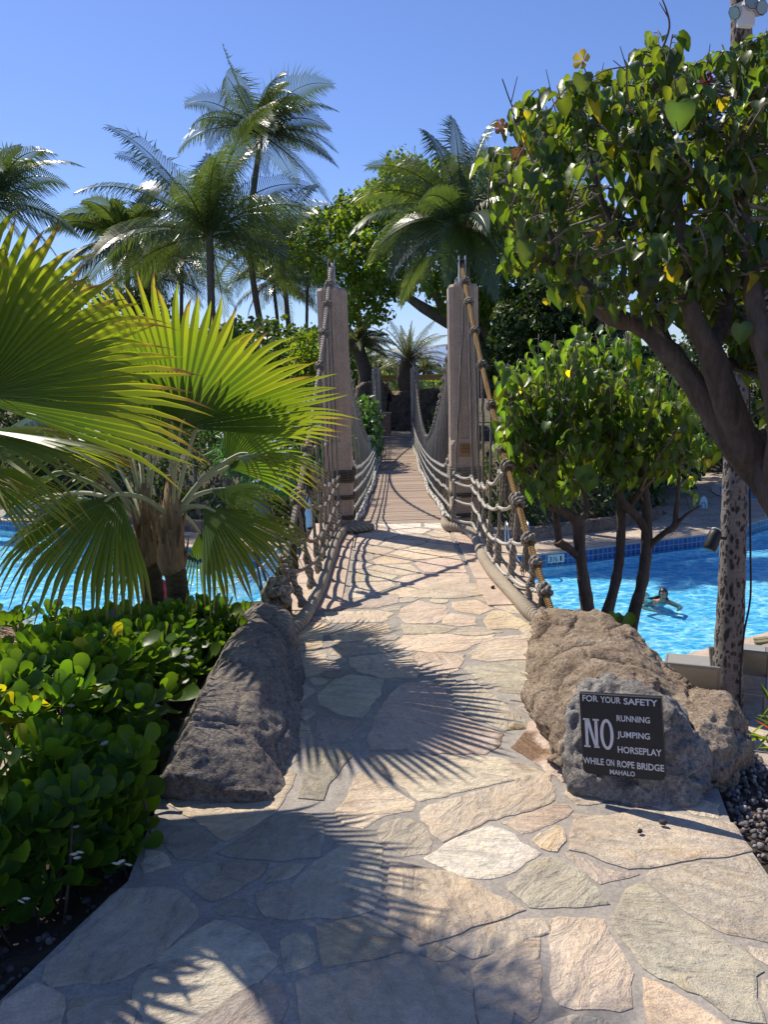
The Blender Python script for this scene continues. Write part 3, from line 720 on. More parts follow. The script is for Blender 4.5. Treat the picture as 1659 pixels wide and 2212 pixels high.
# right-hand boulder: long ridge, sign block, lump at the right
ridge = [g6(300, 262, -.05), g6(222, 668, -.05), g6(290, 860, -.05), p6(300, 250, 5.25), p6(345, 160, 5.3), p6(440, 140, 5.2), p6(560, 175, 5.05), p6(720, 215, 4.8), p6(850, 268, 4.6), p6(980, 385, 4.35), p6(1030, 470, 4.2),
         p6(1110, 550, 4.0), p6(1240, 650, 3.8), p6(300, 470, 4.75), p6(400, 560, 4.1), p6(470, 560, 3.75), p6(700, 540, 3.5), p6(1000, 620, 3.4), (1.35, 5.5, -.5), (1.9, 4.8, -.7), (1.9, 3.9, -.5)]
skirt = [g6(222, 672, -.06), g6(275, 770, -.06), g6(330, 900, -.06), g6(385, 1030, -.06), g6(490, 1180, -.06), p6(250, 640, 4.0), p6(330, 560, 4.25), p6(430, 620, 3.75), p6(520, 700, 3.35), p6(480, 950, 3.15), (1.2, 3.5, -.05), (1.2, 3.5, .3)]
block = [g6(505, 1225, -.04), g6(600, 1280, -.04), g6(850, 1325, -.04), g6(1000, 1325, -.04), g6(1290, 1310, -.04), p6(500, 1180, 3.02), p6(495, 900, 3.16), p6(520, 640, 3.26), p6(600, 560, 3.32), p6(740, 535, 3.33), p6(900, 575, 3.24), p6(1080, 650, 3.10),
         p6(1130, 740, 3.02), p6(1230, 850, 3.03), p6(1300, 960, 3.03), p6(1300, 1180, 2.94), p6(1200, 1290, 2.90), p6(860, 1290, 2.93), p6(640, 1240, 2.98), (.95, 3.5, .26), (1.25, 3.35, .2), (.9, 3.5, -.05), (1.4, 3.3, -.1)]
lump = [p6(1230, 700, 3.5), p6(1320, 690, 3.5), p6(1450, 725, 3.42), p6(1510, 800, 3.38), p6(1585, 900, 3.34), p6(1555, 1000, 3.3), p6(1500, 1080, 3.22), p6(1490, 1180, 3.15), p6(1430, 1270, 3.08), p6(1400, 1310, 3.02), p6(1200, 1000, 3.05), p6(1260, 830, 3.15),
        p6(1400, 980, 3.08), (1.55, 3.75, .15), (1.62, 3.6, -.3), (1.32, 3.05, -.1), (1.3, 3.9, .15)]
br = thing('boulder', (1.2, 3.8, 0), 'long tan boulder beside the path with the black safety sign set in its front', 'boulder')
rk = rock_mesh('rock_body', [ridge, skirt, lump], M['rock_tan'], .0105, [(2.1, .040), (5.2, .018)], 3., br, 1, (6.5, .045, .035, .020, .007))
rk = rock_mesh('sign_surround', [block], M['rock_grey'], .0105, [(4., .016), (9., .018)], 7., br, 1, (5., .012, .016, .026, .008))
def c7(x, y): return (x/1.276/1.83, (1900+y/1.276)/1.83)
def g7(x, y, z=0.): return G(*c7(x, y), z)
def p7(x, y, d): return P(*c7(x, y), d)
lb_ = [g7(760, 1640, -.05), g7(1100, 1680, -.05), g7(1490, 1655, -.05), g7(1570, 1250, -.05), g7(1500, 900, -.05), g7(1490, 790, -.05), p7(1330, 610, 5.2), p7(1430, 640, 5.2), p7(1465, 690, 5.05), p7(1240, 650, 5.2),
       p7(1150, 1000, 4.1), p7(1350, 830, 4.5), p7(1460, 900, 4.4), p7(1250, 1100, 3.45), p7(1400, 960, 4.0), p7(990, 1150, 3.3), p7(960, 1230, 3.2), p7(1330, 1200, 3.42), p7(1480, 1100, 3.98), p7(840, 1480, 3.05), p7(1300, 1580, 3.0), (-.95, 5.3, -.3), (-1.1, 4.0, -.2), (-1.05, 3.3, -.1)]
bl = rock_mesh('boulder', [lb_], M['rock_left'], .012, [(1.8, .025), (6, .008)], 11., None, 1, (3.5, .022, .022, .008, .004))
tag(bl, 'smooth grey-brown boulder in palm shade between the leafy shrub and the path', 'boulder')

def text_mesh(s, size=1., offset=0., extrude=0.):
    cu = bpy.data.curves.new('t', 'FONT'); cu.body = s; cu.size = size; cu.offset = offset; cu.extrude = extrude; cu.resolution_u = 3
    o = bpy.data.objects.new('t', cu); col.objects.link(o); me = evaluated(o); bpy.data.objects.remove(o); bpy.data.curves.remove(cu)
    return me
def put_text(mb, s, M4, x0, x1, yb, h, off=.012):
    """text fitted between x0 and x1, baseline yb, cap height h, in the local frame of matrix M4"""
    me = text_mesh(s, 1., off); co = np.array([v.co[:] for v in me.vertices])
    mn, mx = co.min(0), co.max(0); caps = text_mesh('H', 1., off); ch = max(v.co.y for v in caps.vertices)
    sx = (x1-x0)/(mx[0]-mn[0]); sy = h/ch
    mb.add([M4 @ Vector(((a[0]-mn[0])*sx+x0, a[1]*sy+yb, .0)) for a in co], [tuple(p.vertices) for p in me.polygons])
    bpy.data.meshes.remove(me); bpy.data.meshes.remove(caps)
# sign plate, leaning as in the photograph
TL, TR, BL, BR = p6(594, 635, 3.035), p6(1065, 668, 2.90), p6(580, 1098, 3.0), p6(1055, 1140, 2.865)
ex = ((TR-TL)+(BR-BL)).normalized(); ey = ((TL-BL)+(TR-BR)); ey = (ey-ex*ey.dot(ex)).normalized(); ez = ex.cross(ey)
W_, H_ = ((TR-TL).length+(BR-BL).length)/2, ((TL-BL).length+(TR-BR).length)/2; cc = (TL+TR+BL+BR)/4
SM = Matrix((( ex.x, ey.x, ez.x, cc.x), (ex.y, ey.y, ez.y, cc.y), (ex.z, ey.z, ez.z, cc.z), (0, 0, 0, 1)))
sg = thing('safety_sign', cc, 'square black safety sign with white capitals, fixed to the front of the tan boulder', 'sign')
t = NT('sign_black'); nz = t.noise(t.coord(), 30, 6, .7); M['sign'] = t.done(t.pbr(t.ramp(nz, [(.3, (.010, .010, .012)), (.62, (.014, .014, .017)), (.8, (.05, .05, .055))]), .45, t.bump(nz, .1, .002), .4))
mb = MB()
bm = bmesh.new(); bmesh.ops.create_cube(bm, size=1)
for v in bm.verts: v.co = Vector((v.co.x*W_, v.co.y*H_, v.co.z*.03))
bmesh.ops.bevel(bm, geom=[e for e in bm.edges if abs((e.verts[0].co-e.verts[1].co).z) > .01 and (e.verts[0].co.y < 0)], offset=.022, segments=4, profile=.5, affect='EDGES')
bmesh.ops.bevel(bm, geom=[e for e in bm.edges if (e.verts[0].co.z > .01 and e.verts[1].co.z > .01)], offset=.002, segments=1, profile=.5, affect='EDGES')
mb.addbm(bm, SM); mb.build('plate', M['sign'], sg, False)
u = lambda x: (x-.5)*W_
v_ = lambda y: (.5-y)*H_
F = SM @ Matrix.Translation((0, 0, .0165)); mb = MB()
def words(s, xa, xb_, yb, h, off=.012): put_text(mb, s, F, u(xa), u(xb_), v_(yb), h*H_, off)
words('FOR', .04, .235, .095, .075, .02); words('YOUR', .265, .515, .1, .075, .02); words('SAFETY', .55, .955, .105, .075, .02)
words('RUNNING', .455, .855, .315, .072, .02); words('JUMPING', .452, .845, .51, .072, .02); words('HORSEPLAY', .45, .975, .70, .078, .02)
words('WHILE', .01, .27, .872, .078, .02); words('ON', .30, .40, .872, .078, .02); words('ROPE', .435, .645, .876, .078, .02); words('BRIDGE', .675, .995, .88, .078, .02)
words('MAHALO', .34, .645, .975, .058, .018)
# the tall serifed NO
def poly(pts): mb.add([F @ Vector((u(a), v_(b), 0)) for a, b in pts], [tuple(range(len(pts)))[::-1]])
poly([(.055, .32), (.092, .32), (.092, .655), (.055, .655)]); poly([(.176, .32), (.213, .32), (.213, .655), (.176, .655)])
poly([(.092, .32), (.115, .32), (.176, .59), (.176, .655), (.165, .655), (.092, .40)])
for (a, b, y) in ((.035, .115, .32), (.156, .233, .32), (.035, .112, .655), (.160, .226, .655)): poly([(a, y-.011), (b, y-.011), (b, y+.011), (a, y+.011)])
n = 28
for i in range(n):
    a, b = 2*math.pi*i/n, 2*math.pi*(i+1)/n; f = lambda t, rx, ry: (.325+rx*math.cos(t), .49+ry*math.sin(t))
    poly([f(a, .083, .19), f(b, .083, .19), f(b, .044, .150), f(a, .044, .150)])
mb.build('lettering', M['letter'], sg, False)
# ================================================================ rope suspension bridge
YN, YF = 9.05, 30.2                         # near and far pair of towers
def bx(Y): return .20 + (Y-9.05)*.0162
def dz(Y):
    t = (Y-9.4)/(YF-9.4)
    if t < 0: return 0
    if t > 1: return -.43
    return -.43*t - .36*4*t*(1-t)
random.seed(5)
# deck of cross planks on two bearers
dk = thing('bridge_deck', (bx(20), 20, dz(20)), 'weathered plank deck of the rope bridge sagging between the two pairs of towers', 'bridge deck')
mb = MB(); Y = 9.40
while Y < 30.15:
    w_ = rnd(.118, .135); z = dz(Y+w_/2); sl_ = math.atan((dz(Y+w_)-dz(Y))/w_); k = rnd(.8, 1.12); tint = (.36*k*rnd(.96, 1.04), .275*k, .21*k*rnd(.95, 1.05))
    if random.random() < .18: tint = tuple(c*.72 for c in tint)
    mm = Matrix.Rotation(sl_, 4, 'X') @ Matrix.Rotation(rnd(-.006, .006), 4, 'Z')
    mb.box((bx(Y)+rnd(-.008, .008), Y+w_/2, z-.022+rnd(-.002, .002)), 1.14, w_-.012, .04, 0, mm, tint, .005)
    Y += w_
mb.build('planks', M['wood'], dk, False)
for s in (-1, 1):
    mb = MB(); ys = np.linspace(9.42, 30.1, 40)
    for a, b in zip(ys, ys[1:]):
        c0, c1 = Vector((bx(a)+s*.46, a, dz(a)-.11)), Vector((bx(b)+s*.46, b, dz(b)-.11)); d = c1-c0
        mb.box((c0+c1)/2, .09, d.length+.01, .12, 0, d.to_track_quat('Y', 'Z').to_matrix().to_4x4(), (.3, .23, .18))
    mb.build('bearer', M['wood'], dk, False)
# landing beyond the far towers
mb = MB(); mb.box((.62, 32.4, -.60), 3.4, 4.4, .34); mb.build('path', M['deck'], None, False, 'structure')

def tower(cx, cy, z0, h, label, plaque=False, sgn=1):
    t = thing('bridge_tower', (cx, cy, z0), label, 'tower', 'concrete towers of the rope bridge')
    w_, ch = .155, .045; mb = MB()
    o8 = [(-w_+ch, -w_), (w_-ch, -w_), (w_, -w_+ch), (w_, w_-ch), (w_-ch, w_), (-w_+ch, w_), (-w_, w_-ch), (-w_, -w_+ch)]
    # straight foot with square corners, then a chamfered shaft with a sunk panel in each wide face
    zf = .92; sq = [(-w_, -w_), (w_, -w_), (w_, w_), (-w_, w_)]
    def ring(pts, z, k=1.): return [(cx+a*k, cy+b*k, z0+z) for a, b in pts]
    base = [(-w_+.012, -w_), (w_-.012, -w_), (w_, -w_+.012), (w_, w_-.012), (w_-.012, w_), (-w_+.012, w_), (-w_, w_-.012), (-w_, -w_+.012)]
    R_ = [ring(base, -.3), ring(base, zf), ring(o8, zf+.05)]
    vs = sum(R_, []); fs = [(i*8+j, i*8+(j+1) % 8, (i+1)*8+(j+1) % 8, (i+1)*8+j) for i in range(2) for j in range(8)]
    mb.add(vs, fs)
    za, zb = zf+.05, h-.03
    for j in range(8):
        a, b = Vector(o8[j]), Vector(o8[(j+1) % 8]); q = lambda p, z: (cx+p.x, cy+p.y, z0+z)
        if j % 2: mb.add([q(a, za), q(b, za), q(b, zb), q(a, zb)], [(0, 1, 2, 3)]); continue
        nrm = Vector(((b-a).y, -(b-a).x)).normalized(); us = [0, .28, .33, .67, .72, 1]; zs = [za, za+.01, za+.025, zb-.14, zb-.125, zb]
        g = []
        for zi, z in enumerate(zs):
            for ui, uu in enumerate(us):
                p = a.lerp(b, uu); 
                if 2 <= ui <= 3 and 2 <= zi <= 3: p = p - nrm*.016
                g.append(q(p, z))
        mb.add(g, [(zi*6+ui, zi*6+ui+1, zi*6+ui+7, zi*6+ui+6) for zi in range(5) for ui in range(5)])
    top = ring(o8, zb); t2 = ring(o8, h, .88)
    mb.add(top+t2, [(i, (i+1) % 8, 8+(i+1) % 8, 8+i) for i in range(8)]+[tuple(range(8, 16))])
    mb.build('shaft', M['concrete'], t, False)
    # steel saddle: two upright plates and the pin the cable passes over
    mb = MB(); mb.box((cx, cy, z0+h+.01), .16, .2, .022, 0, None, None, .003)
    for a in (-.06, .06):
        for b in (-.075, .075): mb.box((cx+a, cy+b, z0+h+.03), .026, .026, .02)
    mb.build('base_plate', M['metal'], t, False)
    for s in (-1, 1):
        mb = MB(); bm = bmesh.new(); pr = [(-.06, .02), (.06, .02), (.045, .30), (-.045, .30)]
        vs = [(cx+s*.033+k*.008, cy+a, z0+h+b) for k in (-.5, .5) for a, b in pr]
        mb.add(vs, [(3, 2, 1, 0), (4, 5, 6, 7)]+[(i, (i+1) % 4, 4+(i+1) % 4, 4+i) for i in range(4)]); bm.free(); mb.build('saddle_plate', M['metal'], t, False)
    mb = MB(); mb.tube([(cx-.06, cy, z0+h+.25), (cx+.06, cy, z0+h+.25)], .016, 8); mb.build('pin', M['dark_metal'], t, False)
    # rope lashings round the foot
    def wrap(zc, n, r, mat):
        mb = MB()
        for k in range(n):
            z = z0+zc+k*r*1.9; q = w_+r*.75; pts = []
            for i, (a, b) in enumerate(((-1, -1), (1, -1), (1, 1), (-1, 1))):
                a2, b2 = ((-1, -1), (1, -1), (1, 1), (-1, 1))[(i+1) % 4]
                for j in range(14):
                    f = j/14; x, y = lerp(a, a2, f)*q, lerp(b, b2, f)*q
                    m = max(abs(x), abs(y)); x, y = x*(1-.06*(min(abs(x), abs(y))/m)**8), y*(1-.06*(min(abs(x), abs(y))/m)**8)
                    pts.append((cx+x, cy+y, z+(i*14+j)/56*r*1.9+rnd(-.001, .001)))
            pts.append(pts[0]); mb.tube(pts, r, 8, 26, 3, .16, False)
        mb.build('rope_lashing', mat, t, True)
    wrap(.545, 5, .0145, M['rope_dark'] if cx < bx(cy) else M['rope_grey']); wrap(.36, 2, .0125, M['rope_dark']); wrap(.14, 2, .0125, M['rope_dark'])
    if plaque:
        mb = MB(); mb.box((cx+.004, cy-w_-.003, z0+.865), .135, .008, .145, 0, None, None, .002); pq = mb.build('plaque', M['plaque'], t, False)
        F = Matrix.Translation((cx+.004, cy-w_-.0085, z0+.865)) @ Matrix.Rotation(R(90), 4, 'X'); mb = MB()
        for s_, y, xw in (('CAUTION', .035, .05), ('UNEVEN', .004, .045), ('WALKWAY', -.030, .052)): put_text(mb, s_, F, -xw, xw, y, .021, .02)
        mb.build('plaque_lettering', M['plaque_ink'], pq, False)
    return t
M['plaque'] = flat('plaque', (.34, .20, .10), .7, .3, 0, .25, 40); M['plaque_ink'] = flat('plaque_ink', (.15, .085, .05), .8, .2)
HN, HF = 2.59, 2.46
TX = {}
for s, Yt, z0, h in ((-1, YN, 0, HN), (1, YN-.05, 0, HN), (-1, YF, -.43, HF), (1, YF, -.43, HF)):
    cx = bx(Yt) + s*(.53+.16); near = Yt < 15
    TX[(s, near)] = cx
    tower(cx, Yt, z0, h, {(-1, True): 'nearer mauve concrete tower on the palm side of the rope bridge', (1, True): 'nearer mauve concrete tower bearing the faded ochre plaque', (-1, False): 'far concrete tower of the rope bridge, beside the wooden bin',
                         (1, False): 'far concrete tower of the rope bridge, without a bin beside it'}[(s, near)], s == 1 and near)

# knots: a turk's head wound round its cable, built once and copied
def knot_mesh(name, p, q, Rr, rr, ax, mat):
    mb = MB(); pts = []; n = 150
    for i in range(n+1):
        t_ = 2*math.pi*i/n; r = Rr+rr*.55*math.cos(q*2*t_*.5+.4); pts.append((r*math.cos(p*t_), r*math.sin(p*t_), ax*math.sin(q*t_)))
    mb.tube(pts, rr, 7, 40, 3, .12, False); o = mb.build(name, mat); me = o.data; bpy.data.objects.remove(o); return me
KN = knot_mesh('knot', 4, 3, .034, .0155, .026, M['rope_grey']); KW = knot_mesh('knot', 3, 4, .034, .017, .03, M['rope_grey'])
def put_knot(me, p, d, k, parent):
    o = link('knot', me, parent, p); o.rotation_euler = (d.to_track_quat('Z', 'Y') @ Matrix.Rotation(rnd(0, 6.28), 3, 'Z').to_quaternion()).to_euler(); o.scale = (k*rnd(.92, 1.08), k*rnd(.92, 1.08), k*rnd(.85, 1.15)); return o
ANCH = {-1: P(587, 1300, 5.38), 1: P(1199, 1312, 5.36)}
random.seed(9)
def railing(s):
    A = ANCH[s]; tn = Vector((TX[(s, True)], YN, HN+.25)); tf = Vector((TX[(s, False)], YF, -.43+HF+.25))
    rl = thing('rope_railing', (TX[(s, True)], YN, 0), {-1: 'palm-side rope railing of the bridge, its main cable weathered grey', 1: 'tree-side rope railing of the bridge, its main cable wound in brown cord'}[s], 'rope railing', 'rope railings of the footbridge')
    cabm = M['rope_grey'] if s < 0 else M['rope_brown']
    # main cable: anchor - near tower - sag - far tower - ground
    low = lerp(A, tn, -.12); appr = []
    for i in range(31):
        t_ = i/30; p = low.lerp(tn, t_); p.z -= .16*4*t_*(1-t_)*.6; p.x -= s*.05*4*t_*(1-t_); appr.append(p)
    span = []
    for i in range(61):
        t_ = i/60; p = tn.lerp(tf, t_); p.z = lerp(tn.z, tf.z, t_) - 2.27*4*t_*(1-t_); p.x -= s*.02*4*t_*(1-t_); span.append(p)
    mb = MB(); mb.tube([low+Vector((0, -.02, -.1))]+appr, .0235, 12, 22, 3, .05); cab = mb.build('main_cable', cabm, rl)
    mb = MB(); mb.tube(span+[tf+Vector((s*.1, 2.6, -1.4)), tf+Vector((s*.2, 4.6, -2.5))], .021, 9); cab2 = mb.build('main_cable', M['rope_grey'], rl)
    def on(path, y):
        for a, b in zip(path, path[1:]):
            if (a.y-y)*(b.y-y) <= 0: t_ = (y-a.y)/(b.y-a.y); return a.lerp(b, t_), (b-a).normalized()
    # kerb rope lying along the edge of approach and deck
    inn = bx(YN)+s*.53
    if s < 0: kp = [(-.70, 5.12, -.02), (-.62, 5.2, .03), (-.55, 5.6, .042), (-.512, 6.5, .042), (-.50, 7.4, .045), (-.485, 8.2, .05), (-.44, 8.72, .05), (inn+.03, 9.0, .06)]
    else: kp = [(1.12, 5.1, -.02), (1.0, 5.3, .035), (.95, 5.7, .045), (.885, 6.6, .045), (.875, 7.2, .045), (.905, 8.1, .05), (.86, 8.55, .05), (inn-.05, 8.78, .055), (inn-.05, 9.1, .06)]
    c = catmull(kp, 70)
    mb = MB(); mb.tube([tuple(p) for p in c], [.043*(1+.05*math.sin(i*.07)) for i in range(len(c))], 16, 8.5 if s > 0 else 7., 3, .20 if s > 0 else .10); mb.build('kerb_rope', M['rope_kerb'], rl)
    if s < 0:
        mb = MB(); c = catmull([(inn-.14, 8.86, .05), (inn-.02, 8.84, .06), (inn+.09, 8.9, .06), (inn+.16, 9.02, .05)], 12); mb.tube([tuple(p) for p in c], .04, 12, 6, 3, .16)
        c = catmull([(inn-.14, 8.80, .045), (inn-.02, 8.76, .05), (inn+.10, 8.80, .05), (inn+.20, 8.90, .045)], 12); mb.tube([tuple(p) for p in c], .036, 12, 6, 3, .16); mb.build('kerb_rope_end', M['rope_kerb'], rl)
    mb = MB(); pts = []
    for y in np.linspace(9.15, 30.1, 240): pts.append((bx(y)+s*(.535+.02*math.sin(y*1.1+s)+.012*noise.noise((y*2., s, 0))), y, dz(y)+.05+.012*noise.noise((y*1.7, s, 4))))
    mb.tube(pts, .037, 9, 4, 3, .08); kb = mb.build('kerb_rope', M['rope_white'], rl)
    for y in np.arange(9.5, 30, .62):
        mb = MB(); c0 = Vector((bx(y)+s*(.535+.02*math.sin(y*1.1+s)), y, dz(y)+.05)); mb.tube([c0-Vector((0, .012, 0)), c0+Vector((0, .012, 0))], .042, 9); mb.build('binding', M['rope_dark'], kb)
    # approach suspenders and their knots
    n_ = 0; HT = [.63, .555, .37, .155]
    ys = [5.74, 6.25, 6.76, 7.22, 7.68, 8.1, 8.48, 8.76]
    foot = {}
    def kx(y):
        ps = catmull(kp, 12)
        for a, b in zip(ps, ps[1:]):
            if (a[1]-y)*(b[1]-y) <= 0: return a[0]
        return kp[-1][0]
    for y in ys:
        top, d = on(appr, y); f = Vector((kx(y)+s*.05, y+rnd(-.03, .03), .05)); foot[y] = f
        mb = MB(); m = 26; pts = []; rad = []
        for i in range(m+1):
            t_ = i/m; p = top.lerp(f, t_) + Vector((rnd(-1, 1), rnd(-1, 1), 0))*.0035; h_ = p.z-f.z; pts.append(p)
            rad.append(.0128 if h_ > .34 else .0128+.02*sstep(.34, .22, h_)*(.75+.35*math.sin(h_*60+y*9))+.006*sstep(.1, .0, h_))
        mb.tube(pts, rad, 8, 14, 3, .1); mb.build('suspender_rope', M['rope_grey'], rl); put_knot(KN, top, d, .95, cab)
    y = 5.46; top, d = on(appr, y)
    # span suspenders
    sp = np.arange(9.42, 29.9, .40); tops = []
    for i, y in enumerate(sp):
        top, d = on(span, y); f = Vector((bx(y)+s*.56, y, dz(y)+.02)); mb = MB()
        mb.tube([top, top.lerp(f, .5)+Vector((rnd(-.006, .006), rnd(-.006, .006), 0)), f], .0072, 6); mb.build('suspender_rope', M['rope_grey'], rl); put_knot(KN, top, d, .9, cab2)
    # net ropes: down the approach from lashings to the cable, and along the span
    ends = [.335, .25, .155, .045] if s > 0 else [.34, .25, .155, .075]
    tx = TX[(s, True)]
    for j, h_ in enumerate(HT):
        e, d = on(appr, A.y+(YN-A.y)*ends[j]); st = Vector((tx-s*.0 - s*.02, YN-.17, h_)); mb = MB()
        hold = [y for y in ys if e.y+.08 < y < st.y][::-1]; nodes = [st]
        for y in hold:
            tt = (st.y-y)/(st.y-e.y); p = on(appr, y)[0]; q = foot[y]; zz = lerp(h_, e.z, tt) - (.17 if j < 3 else .08)*4*tt*(1-tt)*(.6+.5*tt); f = clamp((zz-q.z)/(p.z-q.z)); nodes.append(Vector((lerp(q.x, p.x, f)-s*.012, y, zz)))
        nodes.append(e); pts = []
        for a, b in zip(nodes, nodes[1:]):
            L_ = (b-a).length
            for k in range(9):
                t_ = k/9; p = a.lerp(b, t_); p.z -= L_*(.10 if j == 0 else .055)*4*t_*(1-t_)*(1.7 if b is e else 1); pts.append(p)
        pts.append(e); mb.tube(pts, .0145, 9, 18, 3, .08)
        for nn in nodes[1:-1]: mb.tube([nn+Vector((0, -.012, -.012)), nn+Vector((0, .012, .012))], .021, 8)
        mb.build('net_rope', M['rope_white'] if s > 0 else M['rope_grey'], rl)
        put_knot(KW, e, d, 1.02, cab)
        # frayed tail hanging from the knot
        mb = MB(); Lt = rnd(.24, .34); b0 = e+Vector((-s*.012, -.0, -.02))
        for k in range(26):
            a = rnd(0, 6.28); r = rnd(.004, .022); L2 = Lt*rnd(.72, 1.05); pts = []
            for i in range(9):
                t_ = i/8; pts.append(b0+Vector((math.cos(a)*r*(1+1.2*t_)+rnd(-.004, .004), math.sin(a)*r*(1+1.2*t_)+.02*t_, -L2*t_)))
            mb.tube(pts, .0042, 5, 0)
        mb.build('frayed_tail', M['rope_grey'] if s > 0 else M['rope_dark'], rl)
    for j, h_ in enumerate([.63, .52, .37, .19]):
        mb = MB(); pts = []
        nodes = [(bx(y)+s*.555, y, dz(y)+h_+.02*noise.noise((y*1.3, j, s))+(.14*sstep(10.6, 9.2, y) if j == 0 else 0)) for y in [9.2]+list(sp)]
        for a, b in zip(nodes, nodes[1:]):
            for k in range(3):
                t_ = k/3; pts.append((lerp(a[0], b[0], t_), lerp(a[1], b[1], t_), lerp(a[2], b[2], t_)-.022*4*t_*(1-t_)))
        mb.tube(pts, .0105, 6)
        for a in nodes[1:]: mb.tube([(a[0], a[1]-.01, a[2]), (a[0], a[1]+.01, a[2])], .016, 6)
        mb.build('net_rope', M['rope_white'], rl)
    # the cable's end: stopper knot at the boulder
    e, d = on(appr, A.y+.1)
    if s < 0:
        o = put_knot(KW, e+Vector((0, 0, .01)), d, 2.0, cab); o.name = 'stopper_knot'
railing(-1); railing(1)
# ================================================================ planting near the camera
random.seed(21); rng = np.random.default_rng(21)
HEART_V = [(0, 0, 0), (-.22, -.14, .05), (-.45, -.02, .12), (-.56, .24, .15), (-.50, .52, .12), (-.26, .78, .03), (0, .93, -.08), (.26, .78, .03), (.50, .52, .12), (.56, .24, .15), (.45, -.02, .12), (.22, -.14, .05), (0, .30, -.03), (0, .62, -.06)]
HEART_F = [(0, 1, 2, 12), (12, 2, 3), (12, 3, 4, 13), (13, 4, 5), (13, 5, 6), (0, 12, 10, 11), (12, 9, 10), (12, 13, 8, 9), (13, 7, 8), (13, 6, 7)]
HEART_V = [(x, y, z*1.25-.38*y*y+.05*math.sin(y*9+x*4)) for x, y, z in HEART_V]

HEART_C = [1.5, .8, .85, .8, .85, .8, .95, .8, .85, .8, .85, .8, 1.45, 1.3]
# ---- fan palm fronds
def frond(name, H, T, nrm, half, nseg, parent, split=.55, droop=.10, bow=.25, petiole=None, seed=0, old=0., rp=.013, tipdroop=.35):
    """pleated fan: H hub, T tip of the middle segment, nrm roughly the side facing up"""
    rs = random.Random(seed); u = T-H; Rr = u.length; u.normalize(); n = (nrm - u*nrm.dot(u)).normalized(); v = n.cross(u)
    mb = MB(); da = half/nseg; rho = [.015, .16, .32, .46, split, split+(1-split)*.33, split+(1-split)*.66, split+(1-split)*.88, 1.]
    if True:
        for i in range(nseg):
            a0 = -half+(2*i+1)*da; L = Rr*(1-.24*(a0/half)**2*(1 if half > 1 else .5))*rs.uniform(.93, 1.04); sd = rs.random(); td = rs.uniform(.5, 1.6)*tipdroop; sw = rs.uniform(-.05, .05)
            vs = []; cs = []
            for r in rho:
                x = max(0, (r-split)/(1-split)); wd = da if r <= split else da*split/r*max(.03, (1-x**1.45))
                a_c = a0+sw*x*x
                for k in (-1, 0, 1):
                    aa = a_c+k*wd; p = u*math.cos(aa)+v*math.sin(aa); q = H+p*(r*L)
                    q = q - n*(bow*Rr*r*math.sin(aa)**2) + n*((.62 if k == 0 else 0)*wd*r*L)
                    q = q + Vector((0, 0, -1))*(droop*Rr*r*r + td*Rr*.5*x*x*(.35+.65*abs(math.cos(a0))))
                    vs.append(q); cs.append((clamp(r*.97+old*r, 0, 1), sd, rs.random()*.0, 1))
            fs = []
            for j in range(len(rho)-1):
                b = 3*j; fs += [(b, b+1, b+4, b+3), (b+1, b+2, b+5, b+4)]
            mb.add(vs, fs, cs)
    o = mb.build(name, M['fan'], parent, False)
    if petiole is not None:
        mb = MB(); C0 = petiole; d = (H-C0); mid = C0+d*.5+Vector((0, 0, d.length*.10)); c = catmull([C0, mid, H+ (H-mid)*0.0, H+u*.10], 7)
        mb.tube([tuple(p) for p in c], [lerp(rp*1.6, rp*.7, i/len(c)) for i in range(len(c))], 8, 0, 3, 0, True, None, .6); mb.build('petiole', M['petiole'], o)
    return o
TOCAM = lambda H: (EYE-H).normalized()
KD = .87
def fr(H, T, up_, half, nseg, parent, **k):
    if parent.get('twin'): H, T = (H[0], H[1], H[2]*KD), (T[0], T[1], T[2]*KD)
    return frond('frond', P(*H), P(*T), Vector(up_) if up_ else TOCAM(P(*H)), R(half), nseg, parent, **k)

def palm_trunk(mb, base, top, r0, r1, n=14, rings=34, wob=.03):
    b, t = Vector(base), Vector(top); pts = []; rad = []
    for i in range(rings+1):
        f = i/rings; pts.append(b.lerp(t, f)+Vector((wob*math.sin(f*2.6), 0, 0))); rad.append(lerp(r0, r1, f)*(1+.05*(i % 2)))
    mb.tube(pts, rad, n)

# the double-stemmed fan palm behind the shrub
CA = P(372, 1128, 6.0*KD); CA2 = P(318, 1140, 6.25*KD)
fp = thing('fan_palm', (CA.x, CA.y, -.5), 'twin-stemmed fan palm standing behind the leafy shrub, its biggest frond held upright', 'palm'); fp['twin'] = 1
for c, bpx, tpx, d in ((CA, (380, 1345), (372, 1230), 6.0*KD), (CA2, (322, 1330), (318, 1215), 6.25*KD)):
    mb = MB(); b = P(*bpx, d); b.z = -.6; palm_trunk(mb, b, P(*tpx, d), .074, .068); mb.build('trunk', M['fanbark'], fp)
    mb = MB(); t_ = P(*tpx, d)
    mb.tube([t_+Vector((0, 0, -.03)), t_+Vector((0, 0, .04)), t_+Vector((0, 0, .14)), c+Vector((0, 0, .05)), c+Vector((0, 0, .3))], [.070, .092, .088, .066, .02], 14); mb.build('leaf_sheath', M['husk'], fp)
    mb = MB()
    for k in range(11):
        a = k*2.4; dv = Vector((math.cos(a), math.sin(a), 0)); z = lerp(0, .3, k/10)
        mb.tube([t_+dv*.062+Vector((0, 0, z-.02)), t_+dv*.095+Vector((0, 0, z+.09)), t_+dv*.115+Vector((0, 0, z+.2))], [.028, .02, .007], 6, 0, 3, 0, True, None, .5)
    mb.build('leaf_base', M['husk'], fp)
A_ = CA+Vector((.0, 0, .02)); A2 = CA2
fr((390, 925, 5.75), (505, 628, 4.85), None, 82, 48, fp, split=.70, droop=.02, bow=.22, petiole=A_, seed=1, tipdroop=.08)
